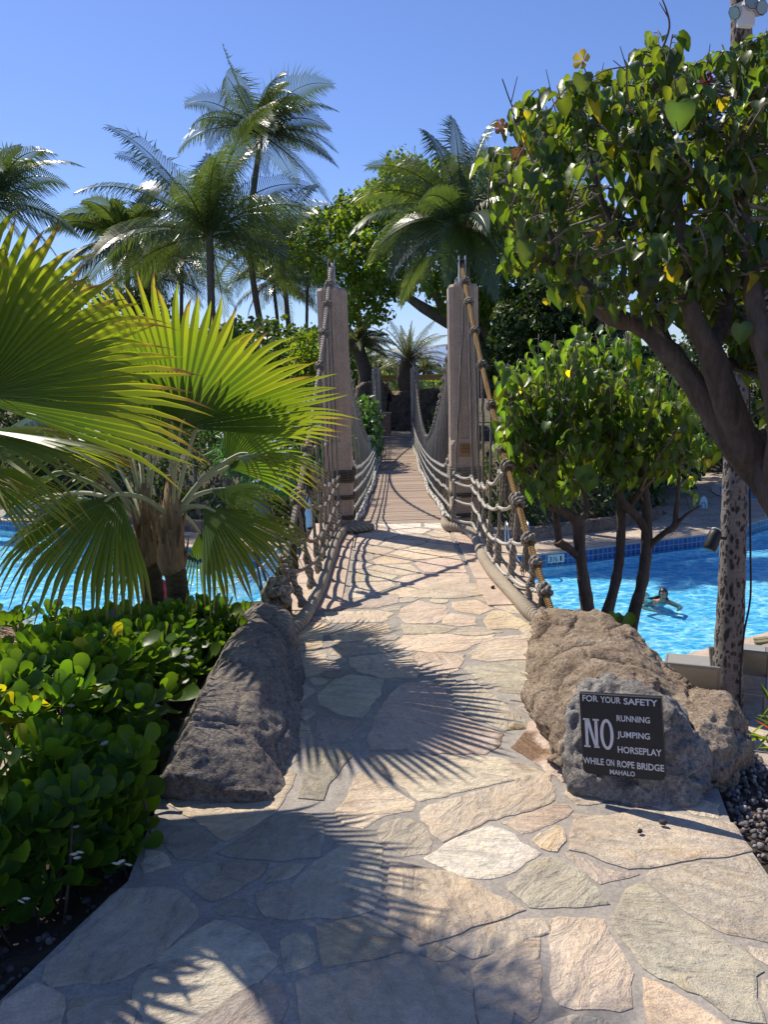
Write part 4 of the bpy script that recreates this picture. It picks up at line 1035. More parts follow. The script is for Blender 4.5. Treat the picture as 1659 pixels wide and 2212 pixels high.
fr((255, 1068, 5.55), (5, 1205, 4.9), (.1, -.5, 1), 68, 34, fp, split=.74, droop=.22, bow=.30, petiole=A_, seed=2, tipdroop=.30)
fr((440, 1095, 5.75), (635, 1180, 5.3), (.2, -.55, .8), 48, 28, fp, split=.70, droop=.16, bow=.30, petiole=A_, seed=3, tipdroop=.2)
fr((510, 985, 6.1), (700, 965, 5.9), (-.05, .2, 1), 55, 26, fp, split=.5, droop=.10, bow=.22, petiole=A_, seed=4, old=.06)
fr((490, 1010, 6.5), (655, 880, 6.8), None, 55, 24, fp, split=.5, droop=.10, bow=.25, petiole=A_, seed=5)
fr((455, 1060, 6.4), (640, 1035, 6.6), (0, -.3, 1), 60, 24, fp, split=.5, droop=.16, bow=.25, petiole=A_, seed=6)
fr((222, 815, 6.3), (150, 640, 6.5), None, 75, 30, fp, split=.55, droop=.08, bow=.2, petiole=A2, seed=7)
fr((285, 800, 6.25), (265, 655, 6.4), None, 78, 28, fp, split=.55, droop=.05, bow=.2, petiole=A2, seed=17)
fr((140, 1022, 6.3), (-60, 1050, 6.0), (0, .2, 1), 50, 26, fp, split=.55, droop=.12, bow=.2, petiole=A2, seed=8)
fr((300, 1000, 6.7), (170, 830, 7.1), None, 60, 24, fp, split=.5, droop=.15, bow=.2, petiole=A2, seed=9)
fr((290, 1150, 6.5), (228, 1275, 6.6), (-.3, -.8, .3), 50, 20, fp, split=.4, droop=.05, bow=.2, petiole=A2, seed=10, old=.08)
fr((150, 1065, 6.8), (20, 1150, 6.9), (-.3, -.4, .8), 60, 22, fp, split=.4, droop=.3, bow=.2, petiole=A2, seed=11, old=.08)
fr((430, 1150, 6.7), (480, 1290, 6.7), (.2, -.8, .5), 45, 18, fp, split=.4, droop=.05, bow=.2, petiole=A_, seed=12)
fr((340, 960, 6.3), (330, 760, 6.6), None, 60, 26, fp, split=.5, droop=.05, bow=.2, petiole=A2, seed=13)
fr((210, 1100, 6.9), (90, 1010, 7.4), (-.2, .3, .9), 60, 22, fp, split=.45, droop=.25, bow=.2, petiole=A2, seed=15)
fr((-40, 800, 6.0), (180, 790, 5.6), (.3, -.2, 1), 75, 30, fp, split=.55, droop=.12, bow=.2, petiole=A2, seed=83)
fr((60, 900, 6.3), (260, 880, 5.7), (.2, -.2, 1), 70, 28, fp, split=.55, droop=.15, bow=.2, petiole=A2, seed=84, old=.05)
fr((372, 890, 6.0), (410, 668, 5.55), None, 78, 34, fp, split=.6, droop=.03, bow=.18, petiole=A_, seed=81, tipdroop=.1)
fr((440, 885, 6.1), (560, 705, 5.75), None, 72, 32, fp, split=.6, droop=.03, bow=.18, petiole=A_, seed=82, tipdroop=.1)
fr((330, 850, 6.5), (350, 640, 6.35), (-.3, -.35, .9), 80, 32, fp, split=.6, droop=.06, bow=.15, petiole=A2, seed=71)
fr((455, 860, 6.6), (560, 720, 6.5), (-.2, -.3, .9), 75, 30, fp, split=.55, droop=.10, bow=.2, petiole=A_, seed=72)
fr((260, 900, 6.9), (90, 800, 7.1), (-.1, -.3, 1), 60, 26, fp, split=.5, droop=.12, bow=.2, petiole=A2, seed=73, old=.05)
fr((250, 1090, 6.4), (110, 1120, 6.3), (-.1, -.4, 1), 60, 24, fp, split=.5, droop=.25, bow=.2, petiole=A2, seed=78, old=.05)
fr((200, 950, 7.2), (30, 930, 7.4), (-.1, -.3, 1), 55, 24, fp, split=.5, droop=.15, bow=.2, petiole=A2, seed=79, old=.05)
# a second fan palm, its stem outside the picture on the left
CB = Vector((-2.32, 3.62, 1.28))
fq = thing('fan_palm', (CB.x, CB.y, -.1), 'nearest fan palm, its yellow-tipped fronds reaching in from beyond the shrub', 'palm')
mb = MB(); palm_trunk(mb, (CB.x+.05, CB.y+.05, -.3), (CB.x, CB.y, CB.z-.2), .10, .085); mb.build('trunk', M['fanbark'], fq)
mb = MB(); mb.tube([CB+Vector((0, 0, z)) for z in (-.25, -.12, .0, .2, .4)], [.09, .12, .11, .07, .02], 14); mb.build('leaf_sheath', M['husk'], fq)
fr((-95, 850, 3.75), (95, 430, 3.45), (.1, .8, .45), 56, 34, fq, split=.72, droop=.02, bow=.15, petiole=CB, seed=31, tipdroop=.10)
fr((-60, 862, 3.75), (362, 650, 3.3), (.15, .75, .6), 40, 32, fq, split=.70, droop=.03, bow=.35, petiole=CB, seed=32, old=.03, tipdroop=.10)
fr((-70, 925, 3.95), (325, 965, 4.05), (0, .15, 1), 30, 24, fq, split=.55, droop=.06, bow=.25, petiole=CB, seed=33, old=.05, tipdroop=.12)
fr((-90, 950, 4.3), (150, 905, 4.6), (0, -.3, 1), 45, 24, fq, split=.55, droop=.08, bow=.25, petiole=CB, seed=34, old=.05, tipdroop=.2)
fr((-60, 1010, 4.3), (190, 1085, 4.5), (.1, -.45, 1), 45, 24, fq, split=.5, droop=.10, bow=.25, petiole=CB, seed=35, old=.03, tipdroop=.3)
fr((-75, 870, 4.2), (120, 700, 4.5), (-.2, -.6, .8), 50, 26, fq, split=.55, droop=.06, bow=.2, petiole=CB, seed=36, old=.03, tipdroop=.15)
# fronds of the same palm outside the frame (they shade the path in front)
for k, (az, el, ln, hl) in enumerate([(-62, 28, 1.0, 70), (-100, 22, 1.05, 72), (-35, 8, .95, 62), (-140, 30, 1.0, 70), (150, 35, 1.0, 70), (200, 20, 1.0, 70), (95, 45, 1.0, 70)]):
    a, e = R(az), R(el); d = Vector((math.cos(a)*math.cos(e), math.sin(a)*math.cos(e), math.sin(e)))
    H_ = CB+d*.62+Vector((0, 0, .12)); T_ = H_+d*ln*.95-Vector((0, 0, .18))
    if abs(proj(T_)[0]) < 10: continue
    frond('frond', H_, T_, Vector((0, 0, 1))-d*.2, R(hl), 30, fq, split=.58, droop=.12, bow=.18, petiole=CB, seed=50+k, tipdroop=.25)
# a taller palm beyond the frame: only its shade on the path is seen
CC = Vector((-3.2, 3.8, 4.25)); fz = thing('fan_palm', (CC.x, CC.y, -.6), 'taller fan palm outside the picture whose fronds shade the nearest flagstones', 'palm')
mb = MB(); palm_trunk(mb, (CC.x-.1, CC.y+.1, -1.2), (CC.x, CC.y, CC.z-.2), .13, .10); mb.build('trunk', M['fanbark'], fz)
for k, (az, el, ln, hl, pl) in enumerate([(-30, 12, 1.0, 66, .75), (8, 14, 1.05, 70, .75), (45, 25, 1.0, 70, .7), (100, 30, 1.0, 70, .8), (-70, 30, .9, 60, .7), (160, 30, .9, 66, .8)]):
    a, e = R(az), R(el); d = Vector((math.cos(a)*math.cos(e), math.sin(a)*math.cos(e), math.sin(e))); H_ = CC+d*pl+Vector((0, 0, .08)); T_ = H_+d*ln*.92-Vector((0, 0, .22))
    frond('frond', H_, T_, Vector((0, 0, 1))-d*.2, R(hl), 30, fz, split=.58, droop=.10, bow=.15, petiole=CC, seed=150+k, tipdroop=.2)
fr((-330, 1040, 2.9), (-60, 990, 2.55), (.1, -.2, 1), 60, 30, fq, split=.55, droop=.05, bow=.2, petiole=CB, seed=61)

# ---- beach naupaka shrub
OB = []
for t_, w_ in ((0, .035), (.22, .075), (.45, .14), (.66, .215), (.83, .245), (.95, .17), (1., .05)):
    z = .16*t_*t_*0 - .10*math.sin(t_*3.0) + .10*t_**4
    OB += [(-w_, t_, z+w_*.28), (0, t_, z), (w_, t_, z+w_*.28)]
OBF = []
for j in range(6):
    b = 3*j; OBF += [(b, b+1, b+4, b+3), (b+1, b+2, b+5, b+4)]
sh = thing('shrub', (-1.7, 3.6, 0), 'low shrub of glossy paddle leaves and small white flowers, left of the shaded boulder', 'shrub')
def shrub_h(X, Y):
    xr_ = np.interp(Y, [2.0, 2.3, 2.75, 3.1, 3.6, 4.3, 5.2], [-1.35, -1.05, -.90, -1.02, -1.06, -.98, -.80])
    yf = np.interp(X, [-3, -1.9, -1.35, -.9], [2.1, 2.05, 2.12, 2.65])
    d = min(xr_-X, Y-yf, 5.35-Y); 
    return d
pos = []; yd = []; zd = []; sz = []; cl = []; centers = []
tries = 0
while len(centers) < 620 and tries < 60000:
    tries += 1
    X, Y = rnd(-3.2, -.8), rnd(2.0, 5.35); d = shrub_h(X, Y)
    if d < .02: continue
    top = np.interp(Y, [2.0, 2.6, 3.2, 4, 5.3], [.34, .42, .46, .40, .20]) + .06*noise.noise((X*2.2, Y*2.2, 0))
    hmax = top*(sstep(0, .30, d)*.8+.2)+zbank(X, Y)*.4
    z = hmax if random.random() < .6 else rnd(.02, 1)*hmax
    if d < .16 and random.random() < .6: z = rnd(.0, .16)
    c = Vector((X, Y, z))
    if any((c-q).length < .066 for q in centers): continue
    centers.append(c); edge = 1-sstep(0, .35, d)
    axis = Vector((rnd(-.5, .5)+.5*edge*(1 if X > -1.3 else 0), rnd(-.5, .3)-.55*edge*(1 if Y < 2.9 else 0), 1.)).normalized()
    a0 = axis.orthogonal().normalized(); b0 = axis.cross(a0); n = random.randint(9, 13); s0 = rnd(.10, .165); k0 = rnd(.75, 1.2)
    for i in range(n):
        ph = i*2.4+rnd(-.2, .2); f = i/n; el = lerp(.25, 1.35, f)+rnd(-.15, .15); rad = a0*math.cos(ph)+b0*math.sin(ph)
        y = rad*math.cos(el)+axis*math.sin(el); pos.append(c+rad*.006+axis*.018*f); yd.append(y); zd.append(axis*math.cos(el)-rad*math.sin(el)); sz.append(s0*lerp(1.08, .55, f)*rnd(.9, 1.1))
        k = k0*rnd(.85, 1.15); cl.append((k*rnd(.9, 1.15), k, k*.9) if random.random() > .012 else (4.*k, 1.9*k, 1.2*k))
for _ in range(9000):
    X, Y = rnd(-3.0, -.8), rnd(2.0, 3.4); d = shrub_h(X, Y)
    if not (.0 < d < .34): continue
    c = Vector((X, Y, rnd(.02, .30)))
    if any((c-q).length < .075 for q in centers): continue
    centers.append(c); axis = Vector((rnd(-.2, .5), rnd(-.9, -.1), .7)).normalized(); a0 = axis.orthogonal().normalized(); b0 = axis.cross(a0); s0 = rnd(.09, .14); k0 = rnd(.75, 1.2); n = random.randint(8, 11)
    for i in range(n):
        ph = i*2.4; f = i/n; el = lerp(.2, 1.25, f); rad = a0*math.cos(ph)+b0*math.sin(ph); y = rad*math.cos(el)+axis*math.sin(el)
        pos.append(c+rad*.006); yd.append(y); zd.append(axis*math.cos(el)-rad*math.sin(el)); sz.append(s0*lerp(1.05, .55, f)); k = k0*rnd(.85, 1.15); cl.append((k, k, k*.9))
    if len(centers) > 860: break
scatter('foliage', OB, OBF, pos, yd, zd, sz, cl, M['naupaka'], sh)
mb = MB()
for c in centers[::2]:
    b = Vector((c.x*.97-.05+rnd(-.1, .1), c.y+rnd(-.1, .1), zbank(c.x, c.y)-.02)); mb.tube([c, c.lerp(b, .5)+Vector((rnd(-.03, .03), rnd(-.03, .03), 0)), b], [.004, .005, .006], 5)
o = mb.build('stems', M['bark'], sh); o['kind'] = 'stuff'
# its half-flowers: five narrow petals spread to one side
FLV, FLF = [], []
for i in range(5):
    a = R(-60+30*i); ca, sa = math.cos(a), math.sin(a); b = len(FLV)
    for x, y in ((-.10, .12), (.10, .12), (.16, .65), (0, 1.), (-.16, .65)): FLV.append((x*ca+y*sa, y*ca-x*sa, .10*y*y))
    FLF.append(tuple(range(b, b+5)))
for (x, y, d) in [(400, 1400, 3.9), (407, 1416, 3.9), (398, 1433, 3.85), (226, 1470, 3.45), (240, 1463, 3.45), (188, 1472, 3.4), (150, 1520, 3.2), (147, 1771, 2.62), (160, 1783, 2.62), (157, 1842, 2.5), (171, 1838, 2.5), (164, 1850, 2.5),
                  (250, 1862, 2.55), (259, 1858, 2.55), (277, 1865, 2.56), (54, 1938, 2.3), (45, 1945, 2.3), (186, 1608, 2.95), (222, 1602, 2.95), (335, 1520, 3.5)]:
    p = P(x, y, d-.10); mb = MB(); q = Matrix.Rotation(rnd(-.5, .5), 4, 'Y') @ Matrix.Rotation(R(60), 4, 'X'); s = rnd(.017, .021)*d/2.8
    mb.add([p+(q @ Vector(v))*s*Vector((1, 1, -1)) for v in FLV], FLF); mb.build('flower', M['petal'], sh, False)

# ---- sea hibiscus trees
def leafy(name, label, poly, d0, d1, ntw, limbs, mat, lsz, sd, twr=.006, per=(6, 10), bias=None, extra=None, base=None, cat='tree', yellow=.012):
    random.seed(sd); nps = np.random.default_rng(sd)
    root = thing(name, base, label, cat)
    mb = MB(); joints = []
    for spec in limbs:
        lb = limb(mb, spec, 6, 10, .10); joints += lb
    J = np.array([tuple(p) for p, r in joints]); JR = np.array([r for p, r in joints])
    pos, yd, zd, sz, cl = [], [], [], [], []; tw = MB()
    pts = sample_poly(poly, ntw)
    for (x, y) in pts:
        tip = P(x, y, rnd(d0, d1)); dd = np.linalg.norm(J-np.array(tip), axis=1)+ (J[:, 2] > tip.z+.1)*.5 - JR*0
        k = int(np.argmin(dd+nps.uniform(0, .35, len(dd)))); st = Vector(J[k]); L = (tip-st).length
        mid = st.lerp(tip, .5)+Vector((rnd(-.1, .1), rnd(-.1, .1), -.06*L+rnd(-.05, .05))); c = [Vector(p) for p in catmull([st, mid, tip], 6)]
        tw.tube(c, [lerp(min(JR[k]*.6, twr*(1+L)), twr*.4, i/(len(c)-1)) for i in range(len(c))], 5)
        n = random.randint(*per)
        for i in range(n):
            f = 1-.62*(i/n)**1.2; q = c[min(int(f*(len(c)-1)), len(c)-2)].lerp(c[min(int(f*(len(c)-1))+1, len(c)-1)], (f*(len(c)-1)) % 1)
            a = rnd(0, 6.28); out = Vector((math.cos(a), math.sin(a), rnd(-.2, .5))); pet = out*rnd(.03, .09)*lsz/.12; hp = q+pet
            tw.tube([q, q+pet*.6+Vector((0, 0, .008)), hp], [.0022, .0018, .0016], 4, cap=False)
            dv = Vector((out.x*rnd(.3, 1), out.y*rnd(.3, 1), rnd(-1.15, -.1))); nz = Vector((out.x*.7+rnd(-.3, .3), out.y*.7+rnd(-.3, .3), rnd(.2, .9)))
            pos.append(hp); yd.append(dv); zd.append(nz); s = lsz*rnd(.55, 1.25); sz.append((s*rnd(.75, 1.0), s, s*rnd(.5, 2.6)))
            k_ = rnd(.7, 1.25)
            if random.random() < yellow: cl.append((5.5*k_, 2.6*k_, .8))
            else: cl.append((k_*rnd(.85, 1.3), k_, k_*rnd(.7, 1.1)))
    if extra:
        for x, y, d, s, dirx in extra:
            pos.append(P(x, y, d)); yd.append((dirx, -.2, -.9)); zd.append((0, -1, .25)); sz.append((s, s, s)); cl.append((.9, 1, 1))
    mb.v += []; tr_ = mb.build('trunk', M['bark'], root); tw.build('twigs', M['bark_pale'], root)
    scatter('crown', HEART_V, HEART_F, pos, yd, zd, sz, cl, mat, root, HEART_C)
    return root
cr1 = [(1050, 345), (1075, 300), (1110, 200), (1180, 185), (1240, 150), (1290, 170), (1330, 175), (1375, 95), (1420, 62), (1480, 66), (1520, 150), (1560, 100), (1600, 80), (1659, 50), (1950, 40), (2000, 900), (1700, 840), (1620, 780), (1540, 700), (1480, 690),
       (1400, 680), (1330, 655), (1260, 640), (1170, 640), (1110, 600), (1095, 540), (1110, 470), (1080, 430), (1040, 380)]
cl8 = lambda x, y: ((2700+x*336/711)/1.83, (1700+y*336/711)/1.83)
L1 = [(1790, 1330, 3.6, .13), (1745, 1180, 3.75, .12), (1690, 1060, 3.9, .115), (1640, 1000, 4.0, .11), (1600, 955, 4.0, .10), (1555, 905, 4.05, .075), (1500, 830, 4.1, .06), (1440, 755, 4.15, .052), (1385, 705, 4.2, .046), (1330, 688, 4.2, .043), (1290, 665, 4.25, .036), (1250, 610, 4.3, .028), (1215, 560, 4.35, .02), (1180, 480, 4.4, .014), (1120, 300, 4.5, .006)]
L2 = [(1600, 955, 4.0, .085), (1570, 860, 3.95, .07), (1535, 760, 3.95, .06), (1500, 690, 3.95, .046), (1480, 600, 3.95, .034), (1470, 480, 4.0, .026), (1455, 350, 4.05, .018), (1440, 220, 4.1, .010), (1430, 110, 4.1, .005)]
L3 = [(1640, 1000, 4.0, .10), (1665, 900, 3.7, .09), (1610, 850, 3.6, .07), (1560, 890, 3.9, .05)]
L3 = [(1690, 1060, 3.9, .10), (1700, 930, 3.75, .085), (1680, 820, 3.7, .07), (1640, 700, 3.75, .05), (1620, 560, 3.85, .035), (1600, 380, 4.0, .02), (1590, 200, 4.1, .009)]
L4 = [(1440, 755, 4.15, .045), (1400, 640, 4.3, .032), (1340, 520, 4.5, .022), (1290, 400, 4.6, .014), (1260, 250, 4.7, .007)]
L5 = [(1535, 760, 3.95, .045), (1575, 640, 4.2, .03), (1545, 480, 4.4, .02), (1530, 320, 4.5, .012), (1520, 180, 4.55, .006)]
L6 = [(1330, 688, 4.2, .03), (1250, 600, 4.0, .02), (1180, 560, 3.95, .012), (1120, 500, 3.95, .007)]
L7 = [(1545, 800, 3.95, .04), (1600, 770, 4.3, .032), (1640, 690, 4.5, .026), (1700, 560, 4.6, .02)]
h1 = leafy('hibiscus_tree', 'big sea hibiscus tree leaning in over the sign boulder, dark forked trunk and heart-shaped leaves', cr1, 3.6, 5.3, 620, [L1, L2, L3, L4, L5, L6, L7], M['hau'], .070, 3,
           extra=[(1465, 222, 3.6, .115, .1), (1600, 700, 3.7, .09, .1)], base=(3.0, 3.7, -.6), twr=.0085, per=(5, 9))
# bare twigs above its crown
for sp in ([(1430, 110, 4.1, .006), (1447, 60, 4.1, .005), (1440, 20, 4.1, .004), (1425, -15, 4.1, .002)], [(1446, 40, 4.1, .003), (1425, 5, 4.1, .002)], [(1360, 190, 4.4, .005), (1352, 140, 4.4, .003), (1340, 100, 4.4, .002)], [(1355, 155, 4.4, .003), (1325, 130, 4.4, .002)], [(1515, 200, 4.2, .005), (1530, 130, 4.2, .003), (1535, 95, 4.2, .002)],
           [(1330, 260, 4.3, .005), (1290, 200, 4.3, .004), (1268, 160, 4.3, .003), (1258, 132, 4.3, .002)], [(1290, 260, 4.4, .004), (1297, 180, 4.4, .003), (1305, 135, 4.4, .0015)], [(1170, 330, 4.4, .005), (1120, 260, 4.4, .004), (1085, 170, 4.4, .003)], [(1105, 220, 4.4, .003), (1118, 165, 4.4, .002)], [(1205, 260, 4.4, .003), (1180, 150, 4.4, .002)], [(1580, 180, 4.1, .004), (1570, 130, 4.1, .003), (1560, 95, 4.1, .0015)]):
    mb = MB(); limb(mb, sp, 4, 5); mb.build('bare_twig', M['bark'], h1)
def blossom(px, mat, parent, r=.045, name='flower'):
    p = P(*px); mb = MB(); n = TOCAM(p)+Vector((-.5, 0, .3)); n.normalize(); a0 = n.orthogonal().normalized(); b0 = n.cross(a0)
    for i in range(5):
        a = i*2*math.pi/5; vs = []
        for j, (rr, ww, hh) in enumerate(((.05, .12, -.5), (.55, .52, .0), (.95, .55, .25), (1.1, .2, .25))):
            for k in (-1, 0, 1):
                aa = a+k*ww; vs.append(p+(a0*math.cos(aa)+b0*math.sin(aa))*rr*r+n*(hh+(0 if k == 0 else .1))*r)
        mb.add(vs, [(3*j+k, 3*j+k+1, 3*j+k+4, 3*j+k+3) for j in range(3) for k in range(2)])
    return mb.build(name, mat, parent)
M['yellow_petal'] = leafmat('yellow_petal', (.60, .42, .04), (.75, .55, .05), .4, .5, .3); M['red_petal'] = leafmat('red_petal', (.45, .03, .05), (.5, .05, .06), .4, .5, .3); M['dead_leaf'] = leafmat('dead_leaf', (.30, .13, .05), (.35, .16, .05), .35, .6, .2)
blossom((1258, 130, 4.3), M['yellow_petal'], h1, .042); blossom((1613, 242, 3.9), M['red_petal'], h1, .028); blossom((1530, 172, 4.0), M['red_petal'], h1, .024); blossom((1085, 275, 4.3), M['dead_leaf'], h1, .035, 'dead_leaf'); blossom((1120, 335, 4.3), M['dead_leaf'], h1, .035, 'dead_leaf')
for x, y, s in ((1455, 575, .075), (1560, 215, .055), (1262, 620, .035), (1180, 645, .03), (1140, 240, .03)):
    p = P(x, y, 3.75); scatter('yellow_leaf', HEART_V, HEART_F, [p], [(rnd(-.4, .4), -.1, -1)], [(rnd(-.5, .1), -1, .3)], [s], [(5.5, 2.7, .7)], M['hau'], h1)

c22 = lambda x, y: ((2200+x/3.318)/1.83, (1900+y/3.318)/1.83)
def T22(pts): return [(*c22(x, y), d, r) for x, y, d, r in pts]
cr2 = [(1052, 810), (1075, 760), (1110, 762), (1150, 735), (1185, 700), (1230, 735), (1268, 675), (1310, 690), (1360, 690), (1400, 745), (1460, 790), (1515, 850), (1550, 930), (1555, 1000), (1510, 1050), (1440, 1010), (1390, 1040), (1310, 1035), (1260, 1045), (1190, 1075), (1130, 1075), (1090, 1010), (1070, 920)]
TA = T22([(450, 2000, 6.95, .075), (420, 1750, 7.0, .062), (380, 1450, 7.0, .056), (325, 1050, 7.0, .050), (300, 760, 7.0, .050), (285, 560, 7.0, .054), (180, 450, 6.95, .042), (60, 390, 6.9, .034), (-60, 330, 6.9, .03), (-180, 200, 6.85, .02), (-260, -150, 6.8, .01)])
TB = T22([(600, 2000, 6.95, .06), (660, 1760, 7.0, .054), (750, 1450, 7.05, .047), (820, 1100, 7.1, .042), (850, 700, 7.1, .040), (845, 300, 7.1, .038), (800, 0, 7.1, .028), (740, -350, 7.1, .015)])
TC = T22([(930, 2150, 6.95, .075), (980, 1930, 7.0, .060), (1035, 1680, 7.0, .052), (1125, 1350, 7.05, .050), (1180, 950, 7.05, .048), (1190, 640, 7.05, .046), (1185, 380, 7.05, .042), (1160, 100, 7.05, .034), (1100, -200, 7.1, .022), (1060, -600, 7.1, .01)])
TD = T22([(1190, 660, 7.05, .042), (1060, 470, 7.0, .036), (940, 350, 6.95, .034), (880, 250, 6.95, .028), (760, 0, 6.95, .018), (560, -300, 6.95, .01)])
TE = T22([(1215, 870, 7.05, .03), (1330, 760, 7.0, .026), (1430, 680, 6.95, .026), (1560, 590, 6.95, .03), (1570, 430, 6.95, .022), (1600, 200, 6.95, .018), (1620, -200, 6.95, .012)])
TF = T22([(270, 980, 7.0, .034), (150, 880, 6.95, .036), (40, 815, 6.95, .042), (25, 800, 6.95, .038)])
TG = T22([(950, 330, 7.0, .028), (1060, 200, 6.9, .028), (1160, 40, 6.85, .025)])
TH = T22([(40, 800, 7.4, .034), (10, 600, 7.4, .032), (-10, 350, 7.4, .03), (40, 100, 7.4, .02)])
TI = T22([(1560, 600, 6.95, .02), (1700, 450, 6.9, .012), (1900, 330, 6.9, .007)]); TJ = T22([(285, 560, 7.0, .035), (380, 420, 7.0, .028), (400, 300, 7.0, .02), (300, 0, 7., .012)])
h2 = leafy('hibiscus_tree', 'smaller sea hibiscus with several crooked dark stems rising behind the sign boulder, by the pool', cr2, 6.3, 8.0, 330, [TA, TB, TC, TD, TE, TF, TG, TH, TI, TJ], M['hau2'], .090, 5, base=(1.9, 7.0, -1.2), twr=.008, per=(6, 10), yellow=.015,
           extra=[(1260, 1010, 6.4, .15, .1), (1275, 1030, 6.4, .13, -.2), (1330, 1325, 6.3, .12, -.3), (1350, 1330, 6.3, .13, .4), (1345, 1340, 6.35, .12, .1), (1318, 1335, 6.3, .1, -.6)])
# ================================================================ background planting and things beyond the bridge
random.seed(33); rng = np.random.default_rng(33)
def coco(crown, base, L, nf, seed, label, wind=(.5, .0), r0=.16, r1=.09, lw=.05, matl='coco', step=46, up_bias=.0, trunkmat='palm_bark', name='coconut_palm', fronds=None, spread=1.0, nut=False, tr_mid=None, leafL=.34, droopk=1.3):
    rs = random.Random(seed); C = Vector(crown); b = Vector(base)
    root = thing(name, b, label, 'palm')
    if tr_mid is None: tr_mid = b.lerp(C, .5)+Vector((rs.uniform(-.3, .3), 0, 0))
    mb = MB(); c = catmull([b, tr_mid, C-Vector((0, 0, .15)), C+Vector((0, 0, .1))], 14); mb.tube([tuple(p) for p in c], [lerp(r0, r1, i/(len(c)-1))*(1+.06*(i % 2)) for i in range(len(c))], 9); mb.build('trunk', M[trunkmat], root)
    mb = MB(); wv = Vector((wind[0], wind[1], 0))
    fl = fronds or [None]*nf
    for k in range(len(fl)):
        if fl[k] is None:
            az = k*2.39996+rs.uniform(-.3, .3); f = (k+.5)/nf; el = lerp(1.25, -.35, f**.9)+rs.uniform(-.15, .15)+up_bias; Lf = L*rs.uniform(.85, 1.1)*(1 if f > .15 else .75)
        else: az, el, Lf = fl[k]; Lf *= L
        d = Vector((math.cos(az)*math.cos(el), math.sin(az)*math.cos(el), math.sin(el))); p = C.copy(); n = step; pts = []; ds = []
        for i in range(n+1):
            t = i/n; pts.append(p.copy()); ds.append(d.copy())
            d = (d + (Vector((0, 0, -1.25*droopk))*(.35+.9*t) + wv*.8*(.4+t))*(1.0/n)*spread).normalized(); p = p + d*(Lf/n)
        mb.tube(pts, [lerp(lw*.9, .006, i/n) for i in range(n+1)], 4, cap=False, col=(2.3, 1.7, .9))
        side0 = ds[0].cross(Vector((0, 0, 1)));
        side0 = side0.normalized() if side0.length > .05 else Vector((1, 0, 0))
        k0 = rs.uniform(.75, 1.2); hang = rs.uniform(.6, 1.7); roll = rs.uniform(-1.1, 1.1)
        for i in range(4, n+1):
            t = i/n; T = ds[i]; sd = (side0-T*side0.dot(T)).normalized(); upv = sd.cross(T); sd2 = sd*math.cos(roll)+upv*math.sin(roll); sd = sd2
            ll = leafL*Lf*(.35+.65*math.sin(math.pi*min(1, t*.9+.12)))*(1-.45*t**3)
            for s in (-1, 1):
                out = (sd*s*1.0 + T*(.55+.9*t*t) + upv*.12).normalized(); l2 = ll*rs.uniform(.85, 1.1); q0 = pts[i]
                q1 = q0+out*l2*.5; dn = (out+Vector((0, 0, -hang*(1-.5*t)))+wv*.35+Vector((rs.uniform(-.22, .22), rs.uniform(-.22, .22), rs.uniform(-.2, .2)))).normalized(); q2 = q1+dn*l2*.55
                w_ = T*lw*.5; kk = k0*rs.uniform(.8, 1.2); cc = (kk, kk, kk)
                if rs.random() < .03: cc = (kk*2.2, kk*1.6, kk*.8)
                mb.add([q0-w_*.6, q0+w_*.6, q1+w_, q1-w_, q2], [(0, 1, 2, 3), (3, 2, 4)], cc)
    mb.build('crown', M[matl], root, False)
    if nut:
        mb = MB()
        for k in range(7):
            a = k*.9; bm = bmesh.new(); bmesh.ops.create_icosphere(bm, subdivisions=2, radius=.11); mb.addbm(bm, Matrix.Translation(C+Vector((math.cos(a)*.22, math.sin(a)*.22, -.15-.08*(k % 2)))))
        mb.build('coconuts', M['husk'], root)
    return root
def at(x, y, d): return P(x, y, d)
def gz(x, y, d, z=-.45):
    p = P(x, y, d); return Vector((p.x, p.y, z))
coco(at(452, 512, 34), gz(478, 700, 34), 5.2, 28, 1, 'broad coconut palm with drooping fronds, in front of the tallest palm', (.25, .1), .17, .13, .05, step=64, up_bias=.22)
coco(at(562, 290, 38), gz(600, 720, 38), 4.0, 25, 2, 'tallest coconut palm, its head blown over to one side against open sky', (.85, .0), .16, .09, .05, step=58, up_bias=.12, tr_mid=at(541, 560, 38))
coco(at(272, 520, 42), gz(285, 700, 42), 4.0, 26, 3, 'low coconut palm showing above the upright fan frond', (-.3, .1), .14, .09, .09, step=46)
coco(at(-22, 440, 30), gz(-40, 800, 30), 3.5, 26, 4, 'coconut palm cut off by the edge behind the yellow-tipped fronds', (.5, .0), .15, .10, .055, step=50, up_bias=.15)
coco(at(606, 520, 46), gz(628, 740, 46), 4.4, 24, 5, 'coconut palm half hidden behind the tallest one', (.3, 0), .15, .1, .065, step=40)
coco(at(590, 610, 52), gz(600, 740, 52), 4.0, 22, 6, 'thin coconut palm low in the group beyond the upright fan frond', (.2, 0), .12, .09, .07, step=34)
coco(at(664, 585, 50), gz(663, 760, 50), 3.0, 20, 7, 'slender straight coconut palm next to the rounded fig tree', (.2, 0), .10, .08, .065, step=34)
coco(at(392, 560, 48), gz(395, 760, 48), 3.8, 22, 8, 'small far coconut palm deep among the larger ones', (.1, 0), .12, .09, .07, step=34)
coco(at(330, 600, 50), gz(335, 760, 50), 3.6, 20, 9, 'small far coconut palm at the edge of the group over the fan fronds', (-.1, 0), .12, .09, .07, step=34)
